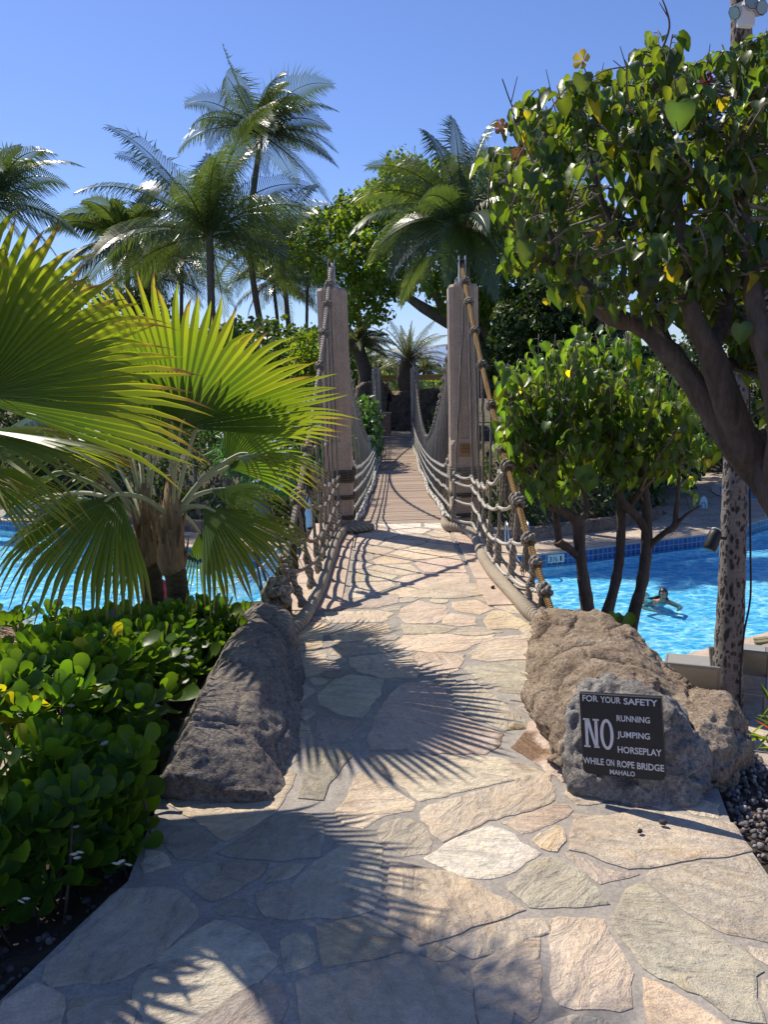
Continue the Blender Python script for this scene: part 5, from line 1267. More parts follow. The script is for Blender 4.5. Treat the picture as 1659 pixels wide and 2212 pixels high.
fx = [(R(a), e, l) for a, e, l in ((100, 1.35, 1.0), (60, 1.15, .95), (130, 1.0, 1.05), (165, .95, 1.0), (35, .85, 1.0), (185, .42, 1.0), (200, .12, .95), (10, .35, 1.0), (-12, .0, 1.0), (215, -.1, .95), (250, -.35, .85), (-60, -.35, .8), (-30, .15, .95), (140, 1.3, .9), (75, .6, 1.), (280, .2, .7), (150, .35, .9), (235, .55, .75), (320, .55, .75), (20, -.4, .9), (195, -.5, .9), (300, -.7, .8), (170, .7, 1), (50, 1.3, 1))]
coco(at(1002, 478, 25), gz(1010, 760, 25), 3.5, 24, 10, 'coconut palm with yellow frond ribs in front of the dense fig tree', (.05, 0), .15, .12, .045, step=72, fronds=fx, nut=True)
coco(at(1290, 330, 27), gz(1300, 800, 27), 2.6, 20, 12, 'coconut palm mostly hidden behind the big sea hibiscus', (.2, 0), .14, .1, .05, step=40)
coco(at(1395, 790, 44), gz(1400, 900, 44), 2.3, 16, 13, 'far coconut palm seen through the gap between the two hibiscus crowns', (.2, 0), .12, .1, .06, step=34)
# the palm standing beside the loungers: scarred trunk running out of the top of the picture
bt = G(1572, 1545, -2.66); D_ = bt.y
ct = P(1592, -760, D_+.4)
root = thing('coconut_palm', bt, 'palm whose pale scarred trunk rises beside the loungers, past the top of the picture', 'palm')
mb = MB(); c = catmull([bt+Vector((0, 0, -.1)), P(1573, 1450, D_+.02), P(1582, 1250, D_+.06), P(1590, 1000, D_+.1), P(1597, 760, D_+.15), P(1603, 400, D_+.2), P(1602, 30, D_+.3), ct], 12)
rad = np.interp(range(len(c)), [0, 12, 24, 36, 48, 60, 72, 84], [.215, .182, .158, .142, .13, .12, .115, .11]); mb.tube([tuple(p) for p in c], [r*(1+.03*math.sin(i*1.9)) for i, r in enumerate(rad)], 22)
mb.build('trunk', M['cocobark'], root)
mb = MB(); rs = random.Random(5)
tmp = coco(ct, ct-Vector((0, 0, .3)), 2.6, 22, 40, 'x', (.3, 0), .1, .1, .05, step=34)
for o in list(tmp.children):
    if o.name.startswith('crown'):
        o.parent = root; o.location = origin(tmp)-origin(root)
    else: bpy.data.objects.remove(o)
bpy.data.objects.remove(tmp)
# cable down the trunk, dark lamp, floodlights
mb = MB(); pts = [P(1620, 800, D_-.02), P(1621, 1000, D_-.05), P(1622, 1180, D_-.1), P(1622, 1290, D_-.12), P(1608, 1370, D_-.15), P(1600, 1470, D_-.2), P(1600, 1560, D_-.2)]
mb.tube([tuple(p) for p in catmull(pts, 6)], .012, 6); tag(mb.build('cable', M['black']), 'thin black cable running down the scarred palm trunk', 'cable')
q = P(1541, 1166, D_-.12); lm = thing('spotlight', q, 'black cylindrical spotlight bracketed to the scarred palm trunk above the pool', 'lamp'); mb = MB()
ax = Vector((.42, .25, .85)).normalized(); m = ax.to_track_quat('Z', 'Y').to_matrix().to_4x4(); m.translation = q
prof = [(-.13, .03), (-.13, .072), (-.10, .082), (.05, .078), (.09, .074), (.12, .06), (.13, .0)]
vs = []; n = 20
for z, r in prof: vs += [m @ Vector((r*math.cos(2*math.pi*j/n), r*math.sin(2*math.pi*j/n), z)) for j in range(n)]
mb.add(vs, [(i*n+j, i*n+(j+1) % n, (i+1)*n+(j+1) % n, (i+1)*n+j) for i in range(len(prof)-1) for j in range(n)]+[tuple(range(n-1, -1, -1))]); mb.build('housing', M['black'], lm)
mb = MB(); mb.tube([q+ax*.131, q+ax*.139], [.066, .060], 16); mb.build('cap', M['white'], lm); mb = MB(); mb.tube([q+Vector((.07, .02, .02)), q+Vector((.18, .05, 0))], .018, 8); mb.build('bracket', M['black'], lm)
t6 = lambda x, y: ((2500+x/3.095)/1.83, (y/3.095)/1.83)
for i, (x, y, r, ax, lb) in enumerate([(1300, 120, .075, (-.6, -.3, -.45), 'grey floodlight turned toward the bridge, nearest of three on the palm trunk'), (1415, 80, .085, (.15, -.8, .2), 'greenish floodlight with wide square face, middle of three high on the trunk'), (1535, 115, .08, (.3, -.9, -.1), 'round-cornered pale floodlight standing off the trunk, outermost of three')]):
    q = P(*t6(x, y), D_-.12); ax = Vector(ax).normalized(); m = ax.to_track_quat('Z', 'Y').to_matrix().to_4x4(); m.translation = q; fl = thing('floodlight', q, lb, 'floodlight', 'floodlights on the palm trunk')
    mb = MB(); n = 8; vs = []
    for z, rr in ((-.10, .4), (-.06, .8), (.05, 1.), (.07, 1.)): vs += [m @ Vector((rr*r*math.cos(2*math.pi*(j+.5)/n), rr*r*math.sin(2*math.pi*(j+.5)/n), z)) for j in range(n)]
    mb.add(vs, [(i*n+j, i*n+(j+1) % n, (i+1)*n+(j+1) % n, (i+1)*n+j) for i in range(3) for j in range(n)]+[tuple(range(n-1, -1, -1))]); mb.build('housing', M['metal'], fl, False)
    mb = MB(); mb.add([m @ Vector((.9*r*math.cos(2*math.pi*(j+.5)/n), .9*r*math.sin(2*math.pi*(j+.5)/n), .072)) for j in range(n)], [tuple(range(n))]); mb.build('lens', flat('lens', (.25, .33, .33), .15, .5), fl, False)
    mb = MB(); mb.tube([q-ax*.08, P(*t6(1380, 190), D_-.06)], .012, 6); mb.build('arm', M['metal'], fl)
q = P(*t6(1395, 215), D_-.13); mb = MB(); mb.box(q, .17, .09, .19, .2, None, None, .008); tag(mb.build('junction_box', M['white'], None, False), 'white junction box strapped below the floodlights on the palm trunk', 'box')

# ---- masses of small leaves
LV = [(-.5, .0, .1), (0, -.5, 0), (.5, .0, .1), (0, .5, -.12)]; LF = [(0, 1, 2, 3)]
LV = [(0, -.5, 0), (.34, -.1, .1), (.28, .25, .06), (0, .55, -.1), (-.28, .25, .06), (-.34, -.1, .1)]; LF = [(0, 1, 2, 3), (0, 3, 4, 5)]
def clumps(centers, rads, per, lsz, mat, parent, seed, name='crown', upb=.45, lv=LV, lf=LF, kind=None):
    g = np.random.default_rng(seed); C = np.array(centers, float); Rr = np.array(rads, float); n = len(C)
    k = g.uniform(.72, 1.3, (n, 1)); idx = np.repeat(np.arange(n), per); N = len(idx)
    d = g.normal(size=(N, 3)); d /= np.linalg.norm(d, axis=1, keepdims=True); rr = Rr[idx][:, None]*(g.uniform(0, 1, (N, 1))**.4)
    pos = C[idx]+d*rr*np.array([1, 1, .8]); nz = d*.8+g.normal(size=(N, 3))*.5+np.array([0, 0, upb]); yv = g.normal(size=(N, 3))*.7+d*.5+np.array([0, 0, -.6])
    kk = k[idx]*g.uniform(.75, 1.25, (N, 1)); colr = kk*np.array([1, 1, 1])*np.concatenate([g.uniform(.85, 1.35, (N, 1)), np.ones((N, 1)), g.uniform(.8, 1.1, (N, 1))], 1)
    return scatter(name, lv, lf, pos, yv, nz, lsz*g.uniform(.6, 1.3, N), colr, mat, parent, None, kind)
def crown_pts(poly, n, d0, d1, zc=None):
    """clump centres spread over a crown's silhouette, and through its depth"""
    out = []
    for x, y in sample_poly(poly, n): out.append(P(x, y, rnd(d0, d1)))
    return out
# the great fig behind the far end of the bridge
fig = thing('fig_tree', gz(1050, 800, 34), 'great fig tree beyond the far bridge end, pale limbs under a dense rounded crown', 'tree')
pg = [(640, 530), (690, 470), (740, 440), (790, 415), (825, 372), (868, 340), (915, 335), (985, 350), (1060, 335), (1140, 350), (1220, 380), (1300, 430), (1330, 560), (1310, 690), (1260, 740), (1180, 735), (1120, 720), (1075, 690), (1010, 680), (970, 665), (930, 640), (890, 640), (850, 665), (820, 690), (770, 700), (748, 690), (735, 640), (690, 600), (655, 570)]
cp = crown_pts(pg, 720, 30.5, 37.5)
clumps(cp, [rnd(.38, .75) for _ in cp], 46, .21, M['ficus'], fig, 3)
mb = MB()
for sp in ([(1040, 860, 34, .62), (1048, 780, 34, .52), (1075, 730, 34, .44), (1105, 690, 34, .36), (1140, 640, 34, .25), (1190, 560, 34, .12)], [(1048, 780, 34, .4), (1010, 720, 33.8, .34), (965, 692, 33.5, .28), (920, 668, 33.2, .22), (880, 640, 33, .16), (820, 590, 33, .08)], [(965, 692, 33.5, .2), (930, 600, 33.5, .14), (900, 500, 33.5, .07)], [(1060, 750, 34, .35), (1030, 650, 34.3, .25), (1010, 520, 34.3, .12)], [(1105, 690, 34, .25), (1090, 600, 34.5, .16), (1080, 480, 34.5, .07)],
           [(880, 640, 33, .09), (850, 615, 32.6, .06), (790, 612, 32.5, .03)], [(905, 655, 33, .07), (840, 630, 32.6, .05), (760, 640, 32.4, .025)]): limb(mb, sp, 5, 9, .06)
mb.build('trunk', M['bark_pale'], fig)
# darker broad-leaved trees behind the hibiscus
def bushy(name, label, cat, poly, n, d0, d1, rad, per, lsz, mat, seed, trunk=None, base=None, upb=.45, group=None):
    random.seed(seed); cp = crown_pts(poly, n, d0, d1); root = thing(name, base or gz(sum(p[0] for p in poly)/len(poly), max(p[1] for p in poly), (d0+d1)/2), label, cat, group)
    clumps(cp, [rnd(*rad) for _ in cp], per, lsz, mat, root, seed, 'foliage' if cat in ('shrub', 'hedge') else 'crown', upb)
    if trunk:
        mb = MB()
        for sp in trunk: limb(mb, sp, 5, 8, .08)
        mb.build('trunk', M['bark'], root)
    return root
bushy('broadleaf_tree', 'dark broad-leaved tree filling the shade right of the fig trunk', 'tree', [(1090, 640), (1170, 600), (1280, 590), (1330, 640), (1340, 760), (1310, 860), (1180, 880), (1080, 860), (1070, 740)], 300, 26.5, 32, (.4, .75), 60, .2, M['darkleaf'], 5, [[(1180, 950, 29, .12), (1186, 800, 29, .10), (1195, 660, 29, .06)]])
bushy('broadleaf_tree', 'dark tree beyond the far bend of the pool, behind the scarred palm trunk', 'tree', [(1440, 800), (1520, 690), (1620, 640), (1720, 640), (1760, 900), (1659, 985), (1540, 980), (1470, 930)], 200, 34, 40, (.5, .9), 40, .24, M['darkleaf'], 6, [[(1600, 1040, 37, .2), (1600, 900, 37, .16), (1620, 760, 37, .08)]])
bushy('broadleaf_tree', 'low dense tree in the shade under the hibiscus crown', 'tree', [(1290, 880), (1400, 800), (1500, 830), (1530, 960), (1490, 1040), (1300, 1040)], 150, 27, 32, (.45, .8), 42, .2, M['darkleaf'], 16, [[(1400, 1060, 30, .14), (1400, 900, 30, .08)]])
for i, (pl, d, lb, mt) in enumerate([([(395, 830), (430, 715), (520, 700), (600, 712), (690, 690), (700, 830), (690, 900), (420, 900)], 44, 'rounded light green tree between palms and nearer tower', 'ficus'), ([(200, 800), (240, 640), (320, 610), (390, 690), (400, 900), (210, 900)], 50, 'far green tree behind the upright fan frond', 'darkleaf'), ([(-120, 900), (-80, 640), (60, 600), (160, 600), (230, 660), (240, 900)], 48, 'far tree closing the view behind the yellow-tipped fronds', 'darkleaf')]):
    bushy('broadleaf_tree', lb, 'tree', pl, 120, d-3, d+3, (.6, 1.1), 34, .30, M[mt], 60+i, [[((pl[0][0]+pl[-2][0])/2, 930, d, .25), ((pl[0][0]+pl[-2][0])/2+10, 800, d, .15)]])
for i, (pl, d, lb, mt) in enumerate([([(-60, 1010), (-40, 800), (120, 760), (260, 790), (330, 900), (330, 1020)], 31, 'dense bushy tree on the far bank behind the leaning white petiole', 'darkleaf'), ([(330, 1010), (345, 840), (450, 790), (560, 800), (640, 850), (660, 1010)], 30, 'leafy tree on the far bank behind the fan palm crown', 'hedge'), ([(600, 830), (640, 720), (720, 705), (780, 740), (790, 850), (700, 900)], 40, 'bushy tree behind the nearer palm-side tower', 'ficus')]):
    bushy('broadleaf_tree', lb, 'tree', pl, 150, d-2, d+2, (.4, .8), 40, .2, M[mt], 80+i, [[((pl[0][0]+pl[-1][0])/2, pl[-1][1]+20, d, .2), ((pl[0][0]+pl[-1][0])/2+10, pl[2][1]+60, d, .1)]])
bushy('broadleaf_tree', 'spreading tree over the shaded walk, between the hedge and the ring buoy', 'tree', [(1240, 800), (1330, 740), (1440, 760), (1500, 850), (1500, 960), (1400, 1000), (1260, 960)], 230, 24.5, 29.5, (.45, .8), 60, .2, M['darkleaf'], 17, [[(1330, 1100, 26, .14), (1345, 980, 26, .11), (1370, 850, 26.5, .06)]])
# clipped dark hedge on the bank beyond the pool
def hedge(name, label, x0, x1, seed, y0=.35, h=(1.2, 2.2), dep=2.6, mat='hedge', n=None, lsz=.13):
    random.seed(seed); cs = []; n = n or int((x1-x0)*17)
    for _ in range(n):
        X = rnd(x0, x1); t = random.random(); Y = yb(X)+y0+dep*t; z = ZD+.25+rnd(0, 1)*(lerp(.55, 1, t))*rnd(*h); cs.append((X, Y, z))
    root = thing(name, ((x0+x1)/2, yb((x0+x1)/2)+1, ZD+.3), label, 'hedge'); clumps(cs, [rnd(.28, .5) for _ in cs], 40, lsz, M[mat], root, seed, 'foliage')
    mb = MB()
    for X in np.arange(x0+.3, x1, .8): mb.tube([(X, yb(X)+.9, ZD+.1), (X+.1, yb(X)+1.0, ZD+1.3)], [.03, .015], 5)
    mb.build('stems', M['bark'], root)
hedge('hedge', 'dark hedge on the bank beyond the pool, behind the crooked hibiscus stems', 2.6, 8.6, 3, .35, (1.5, 2.9), 3.0, n=190)
hedge('hedge', 'dark hedge along the bank on the palm side of the bridge', -13, -1.7, 4, .35, (1.4, 3.3), 3.4, n=330)
hedge('hedge', 'dark hedge curving away along the shaded walk beyond the scarred palm', 8.7, 17, 14, .6, (1.2, 2.4), 2.6, n=150)
# white-flowered shrub by the nearer tower
random.seed(8); ol = thing('oleander', (-1.9, 14, -1.0), 'tall white-flowered shrub behind the nearer palm-side tower', 'shrub')
op = [(560, 880), (600, 845), (640, 850), (690, 830), (705, 860), (706, 1010), (640, 1060), (560, 1040), (470, 1000), (480, 900)]
cs = crown_pts(op, 110, 13.0, 16.5); LO_V = [(0, -.1, 0), (.10, .25, .03), (.09, .6, .0), (0, 1., -.12), (-.09, .6, 0), (-.10, .25, .03)]
clumps(cs, [rnd(.16, .30) for _ in cs], 46, .17, M['oleander'], ol, 8, 'foliage', .5, LO_V, LF)
fl = [P(x, y, 12.95) for x, y in sample_poly(op, 46)]; g = np.random.default_rng(4); pos = np.repeat(np.array([tuple(p) for p in fl]), 6, 0)+g.normal(size=(len(fl)*6, 3))*.035
sc_ = scatter('flowers', LV, LF, pos, g.normal(size=(len(pos), 3)), g.normal(size=(len(pos), 3))+np.array([0, -1, .5]), .055, np.ones((len(pos), 3)), M['petal'], ol, None, 'stuff')
mb = MB()
for k in range(9): mb.tube([(-1.9+rnd(-.5, .5), 14+rnd(-.5, .5), -2.7), (-1.9+rnd(-.9, .9), 14.5+rnd(-.8, .8), .6)], [.03, .012], 5)
mb.build('stems', M['bark'], ol)
random.seed(18)
bushy('shrub', 'glossy strap-leaved shrub between the bridge ropes and the far palm-side tower', 'shrub', [(762, 880), (790, 870), (806, 900), (812, 960), (800, 985), (765, 960)], 60, 20, 25, (.2, .4), 40, .16, M['oleander'], 19, [[(785, 1040, 22, .04), (785, 930, 22, .02)]])
bushy('shrub', 'dark leafy plant under the rock wall on the tree side of the far end', 'shrub', [(930, 920), (955, 885), (975, 890), (970, 950), (935, 960)], 40, 27, 30, (.2, .4), 36, .16, M['hedge'], 20, [[(950, 1000, 28, .04), (950, 930, 28, .02)]])
# pale leaning trunk among the far palms
mb = MB(); c = catmull([P(572, 1120, 21.3), P(556, 1070, 21.5), P(540, 1010, 21.8), P(530, 900, 22.2), P(528, 800, 22.6)], 8); rt_ = thing('pale_tree', c[0], 'slender tree with a pale leaning trunk on the far pool bank', 'tree'); mb.tube([tuple(p) for p in c], [lerp(.21, .08, i/len(c)) for i in range(len(c))], 10)
mb.build('trunk', M['bark_pale'], rt_); cs = [Vector(c[-1])+Vector((rnd(-1, 1), rnd(-1, 1), rnd(-.2, 1.2))) for _ in range(36)]; clumps(cs, [.4]*36, 40, .18, M['hedge'], rt_, 9)
for x, d, lb in ((430, 22.5, 'thin dark stem in the planting left of the pale leaning trunk'), (498, 22.8, 'thin grey stem just left of the pale leaning trunk')):
    r_ = thing('sapling', P(x, 1110, d), lb, 'tree'); mb = MB(); mb.tube([P(x, 1110, d), P(x-8, 1040, d), P(x-12, 960, d)], [.07, .055, .03], 7); mb.build('trunk', M['bark'], r_)
    e = P(x-12, 950, d); cs = [e+Vector((rnd(-.7, .7), rnd(-.6, .6), rnd(-.3, .6))) for _ in range(14)]; clumps(cs, [.3]*14, 34, .14, M['hedge'], r_, int(x))

# ---- date palm and its neighbour beyond the far towers
coco(at(882, 778, 37), gz(886, 868, 37, .9), 2.3, 24, 21, 'feathery date palm with a stout shaggy trunk before the tan parapet', (0, 0), .36, .33, .035, 'datepalm', 34, .25, 'palm_bark', 'date_palm', None, .9, leafL=.20, droopk=.95)
mb = MB()
coco(at(772, 742, 36), gz(776, 850, 36, .5), 1.7, 22, 22, 'shaggy palm with a pale collar on its trunk, beside the nearer palm-side tower', (0, 0), .26, .30, .05, 'datepalm', 34, .15, 'palm_bark', 'palm_tree', None, 1.1, leafL=.28, droopk=1.)
for i, (x, y, d, L) in enumerate([(815, 800, 52, 2.0), (845, 805, 55, 1.8), (916, 800, 60, 1.6), (958, 805, 64, 1.5), (800, 790, 58, 2.0), (868, 806, 60, 1.6)]):
    coco(at(x, y, d), gz(x, y+60, d), L, 14, 70+i, ['low bushy palm beyond the parapet, left of the date palm', 'small palm partly behind the date palm trunk', 'little dark palm top on the skyline between date palm and tree-side tower', 'far little palm beside the tree-side tower on the skyline', 'palm by the dark lamp post beyond the parapet', 'far palm just behind the date palm fronds'][i], (0, 0), .12, .1, .09, 'datepalm', 22)
# tan parapet with glass panes
c1 = lambda x, y: ((1350+x/2.765)/1.83, (1200+y/2.765)/1.83)
pr = thing('parapet', P(*c1(620, 860), 40), 'tan balcony parapet with a broad beam over glass panes, beyond the date palm', 'parapet'); DP = 40
def slab(nm, x0, y0, x1, y1, th, mat, parent, dd=0, d0=DP):
    a, b, c, d = P(*c1(x0, y0[0]), d0), P(*c1(x1, y0[1]), d0), P(*c1(x1, y1[1]), d0), P(*c1(x0, y1[0]), d0); off = Vector((0, th, 0)); o = Vector((0, dd, 0)); mb = MB()
    mb.add([a+o, b+o, c+o, d+o, a+o+off, b+o+off, c+o+off, d+o+off], [(0, 1, 2, 3), (7, 6, 5, 4), (0, 4, 5, 1), (3, 2, 6, 7), (0, 3, 7, 4), (1, 5, 6, 2)]); return mb.build(nm, mat, parent, False)
M['parapet_tan'] = flat('tan_paint', (.56, .43, .25), .75, .3)  # one even tan for all solid parts of the parapet
slab('coping', -400, (800, 765), 1500, (812, 780), 1.2, M['parapet_tan'], pr, -.15); slab('beam', -400, (813, 781), 1500, (852, 828), .6, M['parapet_tan'], pr)
for x in (180, 470, 632, 870, 1015, 1150, 1300): slab('post', x-9, (853, 853), x+9, (985, 985), .3, M['parapet_tan'], pr, .02)
slab('sill', -400, (975, 945), 1500, (1000, 972), .4, M['parapet_tan'], pr)
t = NT('pane'); gl = t.n('BsdfGlossy', {'Roughness': .02}); tp = t.n('BsdfTransparent', {'Color': (.80, .92, .90, 1)}); M['pane'] = t.done(t.n('MixShader', {0: .12, 1: tp.outputs[0], 2: gl.outputs[0]}))
for a, b in ((-380, 170), (190, 460), (480, 622), (642, 860), (880, 1005), (1025, 1140), (1160, 1290)): slab('pane', a, (854, 854), b, (974, 974), .02, M['pane'], pr, .12)
for i, (pl, lb) in enumerate([([(770, 815), (830, 812), (860, 818), (900, 830), (980, 812), (1010, 830), (1010, 860), (770, 860)], 'sunny green bushes seen through the glass of the tan parapet')]):
    bushy('bushes', lb, 'shrub', pl, 90, 46, 52, (.4, .7), 30, .26, M['oleander' if i else 'ficus'], 90, [[(820, 870, 48, .05), (820, 840, 48, .03)]])
q = gz(801, 820, 44, -.4); lp = thing('lamp_post', q, 'dark slim lamp post standing left of the date palm', 'lamp post'); mb = MB(); tp_ = P(800, 742, 44); mb.tube([q, tp_], .05, 8); mb.build('post', M['dark_metal'], lp); mb = MB(); mb.tube([tp_, tp_+Vector((0, 0, .12)), tp_+Vector((0, 0, .3)), tp_+Vector((0, 0, .36))], [.05, .14, .16, .03], 10); mb.build('lantern', M['dark_metal'], lp)
# rocks closing the far end of the path
def rk1(name, px, d0, d1, label, seed):
    h = [P(*c1(x, y), d) for x, y in px for d in (d0, d1)]; o = rock_mesh(name, [h], M['rock_far'], .08, [(.6, .16), (1.6, .06)], seed, None, 2, (1.0, .12, .12, .03, .03)); tag(o, label, 'boulder'); return o
rk1('boulder', [(165, 1490), (180, 930), (250, 860), (330, 850), (480, 885), (530, 970), (505, 1200), (440, 1490)], 34.6, 37.2, 'tall sunlit-topped boulder behind the far palm-side tower', 21)
rk1('boulder', [(470, 1440), (500, 1150), (535, 1000), (700, 975), (800, 985), (800, 1440)], 34.8, 37, 'slanting brown boulder closing the far end of the bridge path', 22)
rk1('boulder', [(760, 1440), (780, 985), (1000, 990), (1090, 930), (1180, 930), (1400, 960), (1420, 1440)], 34.6, 37, 'dark shaded boulder behind the far tree-side tower', 23)
rk1('boulder', [(-420, 1500), (-350, 1000), (-100, 900), (100, 960), (160, 1500)], 35, 37, 'low boulder hidden behind the nearer palm-side tower', 24)
rk1('boulder', [(560, 1440), (640, 1290), (770, 1210), (800, 1440)], 33.9, 35, 'low wedge of shaded rock at the foot of the slanting boulder', 25)
# wooden bin beside the far tower
q = P(*c1(470, 1462), 31.4); bn = thing('wooden_bin', (q.x, q.y, -.43), 'reddish wooden box bin with a flat lid beside the far palm-side tower', 'bin'); mb = MB(); mb.box((q.x, q.y, -.03), .50, .5, .8, 0, None, (.42, .24, .17), .01); mb.build('box', M['wood'], bn, False)
mb = MB(); mb.box((q.x, q.y, .41), .58, .58, .06, 0, None, (.50, .31, .23), .01); mb.build('lid', M['wood'], bn, False); mb = MB()
for k in (-.22, 0, .22): mb.box((q.x+k, q.y-.258, -.03), .05, .016, .78, 0, None, (.36, .2, .14))
mb.build('battens', M['wood'], bn, False)

# ---- pool furniture, people
M['grey_frame'] = flat('grey_frame', (.22, .215, .20), .5)
def lounger(loc, rz, label):
    root = thing('sun_lounger', loc, label, 'sun lounger', 'sun loungers by the pool'); root.rotation_euler.z = rz
    def part(nm, fn, mat, sm=False):
        mb = MB(); fn(mb); me_o = mb.build(nm, mat, None, sm); me_o.parent = root; return me_o
    part('frame', lambda m: [m.tube([(s*.33, -1.0, .34), (s*.33, .95, .34)], .022, 8) for s in (-1, 1)]+[m.tube([(-.33, y, .34), (.33, y, .34)], .018, 8) for y in (-.98, -.25, .93)], M['grey_frame'])
    part('seat', lambda m: m.box((0, .36, .365), .62, 1.18, .02, 0, None, None, .006), M['sling'])
    part('backrest', lambda m: m.box((0, -.56, .585), .64, .80, .028, 0, Matrix.Rotation(R(-38), 4, 'X'), None, .008), M['sling'])
    part('backrest_frame', lambda m: [m.tube([(s*.335, -.26, .35), (s*.335, -.9, .85)], .02, 8) for s in (-1, 1)]+[m.tube([(-.335, -.9, .85), (.335, -.9, .85)], .02, 8)], M['grey_frame'])
    for sx in (-1, 1):
        for y in (-.85, .8): part('leg', lambda m: m.tube([(sx*.31, y, 0), (sx*.31, y, .34)], .022, 8), M['grey_frame'])
    return root
q1 = G(1580, 1600, ZD); q2 = G(1655, 1562, ZD)
lounger((q1.x-.10, q1.y+1.05, ZD+.004), R(-22), 'grey sling sun lounger half hidden behind the scarred palm trunk'); lounger((q2.x+.12, q2.y+1.05, ZD+.004), R(-25), 'grey sling sun lounger with sandals lying on it, near the edge')
q = P(*((2500+1400/2.765)/1.83, (2500+585/2.765)/1.83), 11.6); mb = MB()
for s in (-.06, .06):
    bm = bmesh.new(); bmesh.ops.create_cube(bm, size=1)
    for v in bm.verts: v.co = Vector((v.co.x*.26, v.co.y*.09, v.co.z*.03))
    bmesh.ops.bevel(bm, geom=[e for e in bm.edges if abs((e.verts[0].co-e.verts[1].co).z) > .01], offset=.035, segments=4, profile=.5, affect='EDGES'); mb.addbm(bm, Matrix.Translation((q.x+s*.4, q.y+s*1.1, ZD+.392)) @ Matrix.Rotation(.3, 4, 'Z'))
tag(mb.build('sandals', flat('olive', (.20, .18, .10), .8), None, False), 'pair of olive sandals left on the grey lounger', 'sandals')
# depth marker, no-diving tile
def tile(x, y, w_, h_, name, label, text=None, ring=False, flatz=None, rz=0):
    if flatz is None:
        q = G(x, y, ZD-.12); i = min(range(len(pool)), key=lambda k: math.dist(pool[k], (q.x, q.y))); a, b = Vector(pool[i]), Vector(pool[(i+1) % len(pool)]); T = (a-b).normalized()
        if T.x < 0: T = -T
        N_ = Vector((T.y, -T.x)); 
        if N_.y > 0: N_ = -N_
        t_ = (Vector((q.x, q.y))-a).dot((b-a).normalized()); e = a+(b-a).normalized()*t_; c = Vector((e.x, e.y, ZD-.125))+Vector((N_.x, N_.y, 0))*.006
        m = Matrix(((T.x, 0, N_.x, c.x), (T.y, 0, N_.y, c.y), (0, 1, 0, c.z), (0, 0, 0, 1)))
    else:
        q = G(x, y, flatz); m = Matrix.Translation((q.x, q.y, flatz+.006)) @ Matrix.Rotation(rz, 4, 'Z')
    root = thing(name, m.translation, label, 'sign tile'); mb = MB(); mb.box((0, 0, 0), w_, h_, .008, 0, Matrix.Identity(4), None, .002); mb.v = [tuple(m @ Vector(v)) for v in mb.v]; mb.build('tile', M['white'], root, False)
    if text:
        mb = MB(); F = m @ Matrix.Translation((0, 0, .0048))
        for s_, a, b in text: put_text(mb, s_, F, a*w_, b*w_, -.32*h_, .62*h_, .015)
        mb.build('numerals', M['black'], root, False)
    if ring:
        mb = MB(); vs = []; n = 24
        for k in range(n):
            a = 2*math.pi*k/n; vs += [m @ Vector((math.cos(a)*r, math.sin(a)*r, .0048)) for r in (.30*h_, .40*h_)]
        mb.add(vs, [(2*k, 2*k+1, (2*k+3) % (2*n), (2*k+2) % (2*n)) for k in range(n)]); c_, s_ = .707*.36*h_, .03*h_
        mb.add([m @ Vector(v) for v in ((-c_-s_, c_-s_, .005), (-c_+s_, c_+s_, .005), (c_+s_, -c_+s_, .005), (c_-s_, -c_-s_, .005))], [(0, 1, 2, 3)]); mb.build('prohibition_ring', flat('red_ink', (.5, .05, .04), .5), root, False)
    return root
tile(1238, 1222, .44, .2, 'depth_marker', 'white depth marker tile in the blue band of the far pool edge', [('3½', -.42, .08), ('1', .24, .34)])
tile(1513, 1477, .42, .26, 'deck_tile', 'white deck tile with a red no-diving ring near the pool edge', None, True, ZD, R(30))
# pool ladder
q = G(1128, 1232, ZW); ld = thing('pool_ladder', (q.x, 19.62, ZD), 'bright steel pool ladder at the far edge, beside the tree-side tower', 'ladder')
for s in (-.25, .25):
    X = q.x+s; mb = MB(); mb.tube([tuple(p) for p in catmull([(X, 20.1, ZD), (X, 20.1, ZD+.55), (X, 19.98, ZD+.78), (X, 19.7, ZD+.72), (X, 19.5, ZD+.3), (X, 19.45, ZW-.5)], 6)], .024, 8); mb.build('rail', M['steel'] if 'steel' in M else M.setdefault('steel', flat('steel', (.6, .6, .62), .25, .5, .9)), ld)
for z in (ZW-.1, ZW-.4):
    mb = MB(); mb.box((q.x, 19.47, z), .5, .1, .03); mb.build('step', M['white'], ld, False)
# white ring-buoy board on a post
q = P(1520, 1100, 26.0); bz = zfar(q.x, q.y); rb = thing('ring_buoy', (q.x, q.y, ZD), 'pale oval ring-buoy cover on a thin post beside the shaded walk', 'ring buoy'); mb = MB(); c = P(1520, 1090, 26.0); vs = []; n = 28
for k in range(n):
    a = 2*math.pi*k/n; vs += [(c.x+.13*math.cos(a), c.y-.03, c.z+.27*math.sin(a)), (c.x+.14*math.cos(a), c.y+.05, c.z+.28*math.sin(a))]
mb.add(vs, [(2*k, 2*k+1, (2*k+3) % (2*n), (2*k+2) % (2*n)) for k in range(n)]+[tuple(range(0, 2*n, 2))]); mb.build('cover', flat('pale_blue', (.55, .68, .72), .5), rb, False)
mb = MB(); mb.tube([(c.x+.07*math.cos(2*math.pi*k/18), c.y-.04, c.z-.02+.10*math.sin(2*math.pi*k/18)) for k in range(19)], .022, 7); mb.build('ring', flat('aqua', (.25, .5, .55), .5), rb); mb = MB(); mb.tube([(c.x, c.y+.02, ZD), (c.x, c.y+.02, c.z)], .022, 7); mb.build('post', M['metal'], rb)
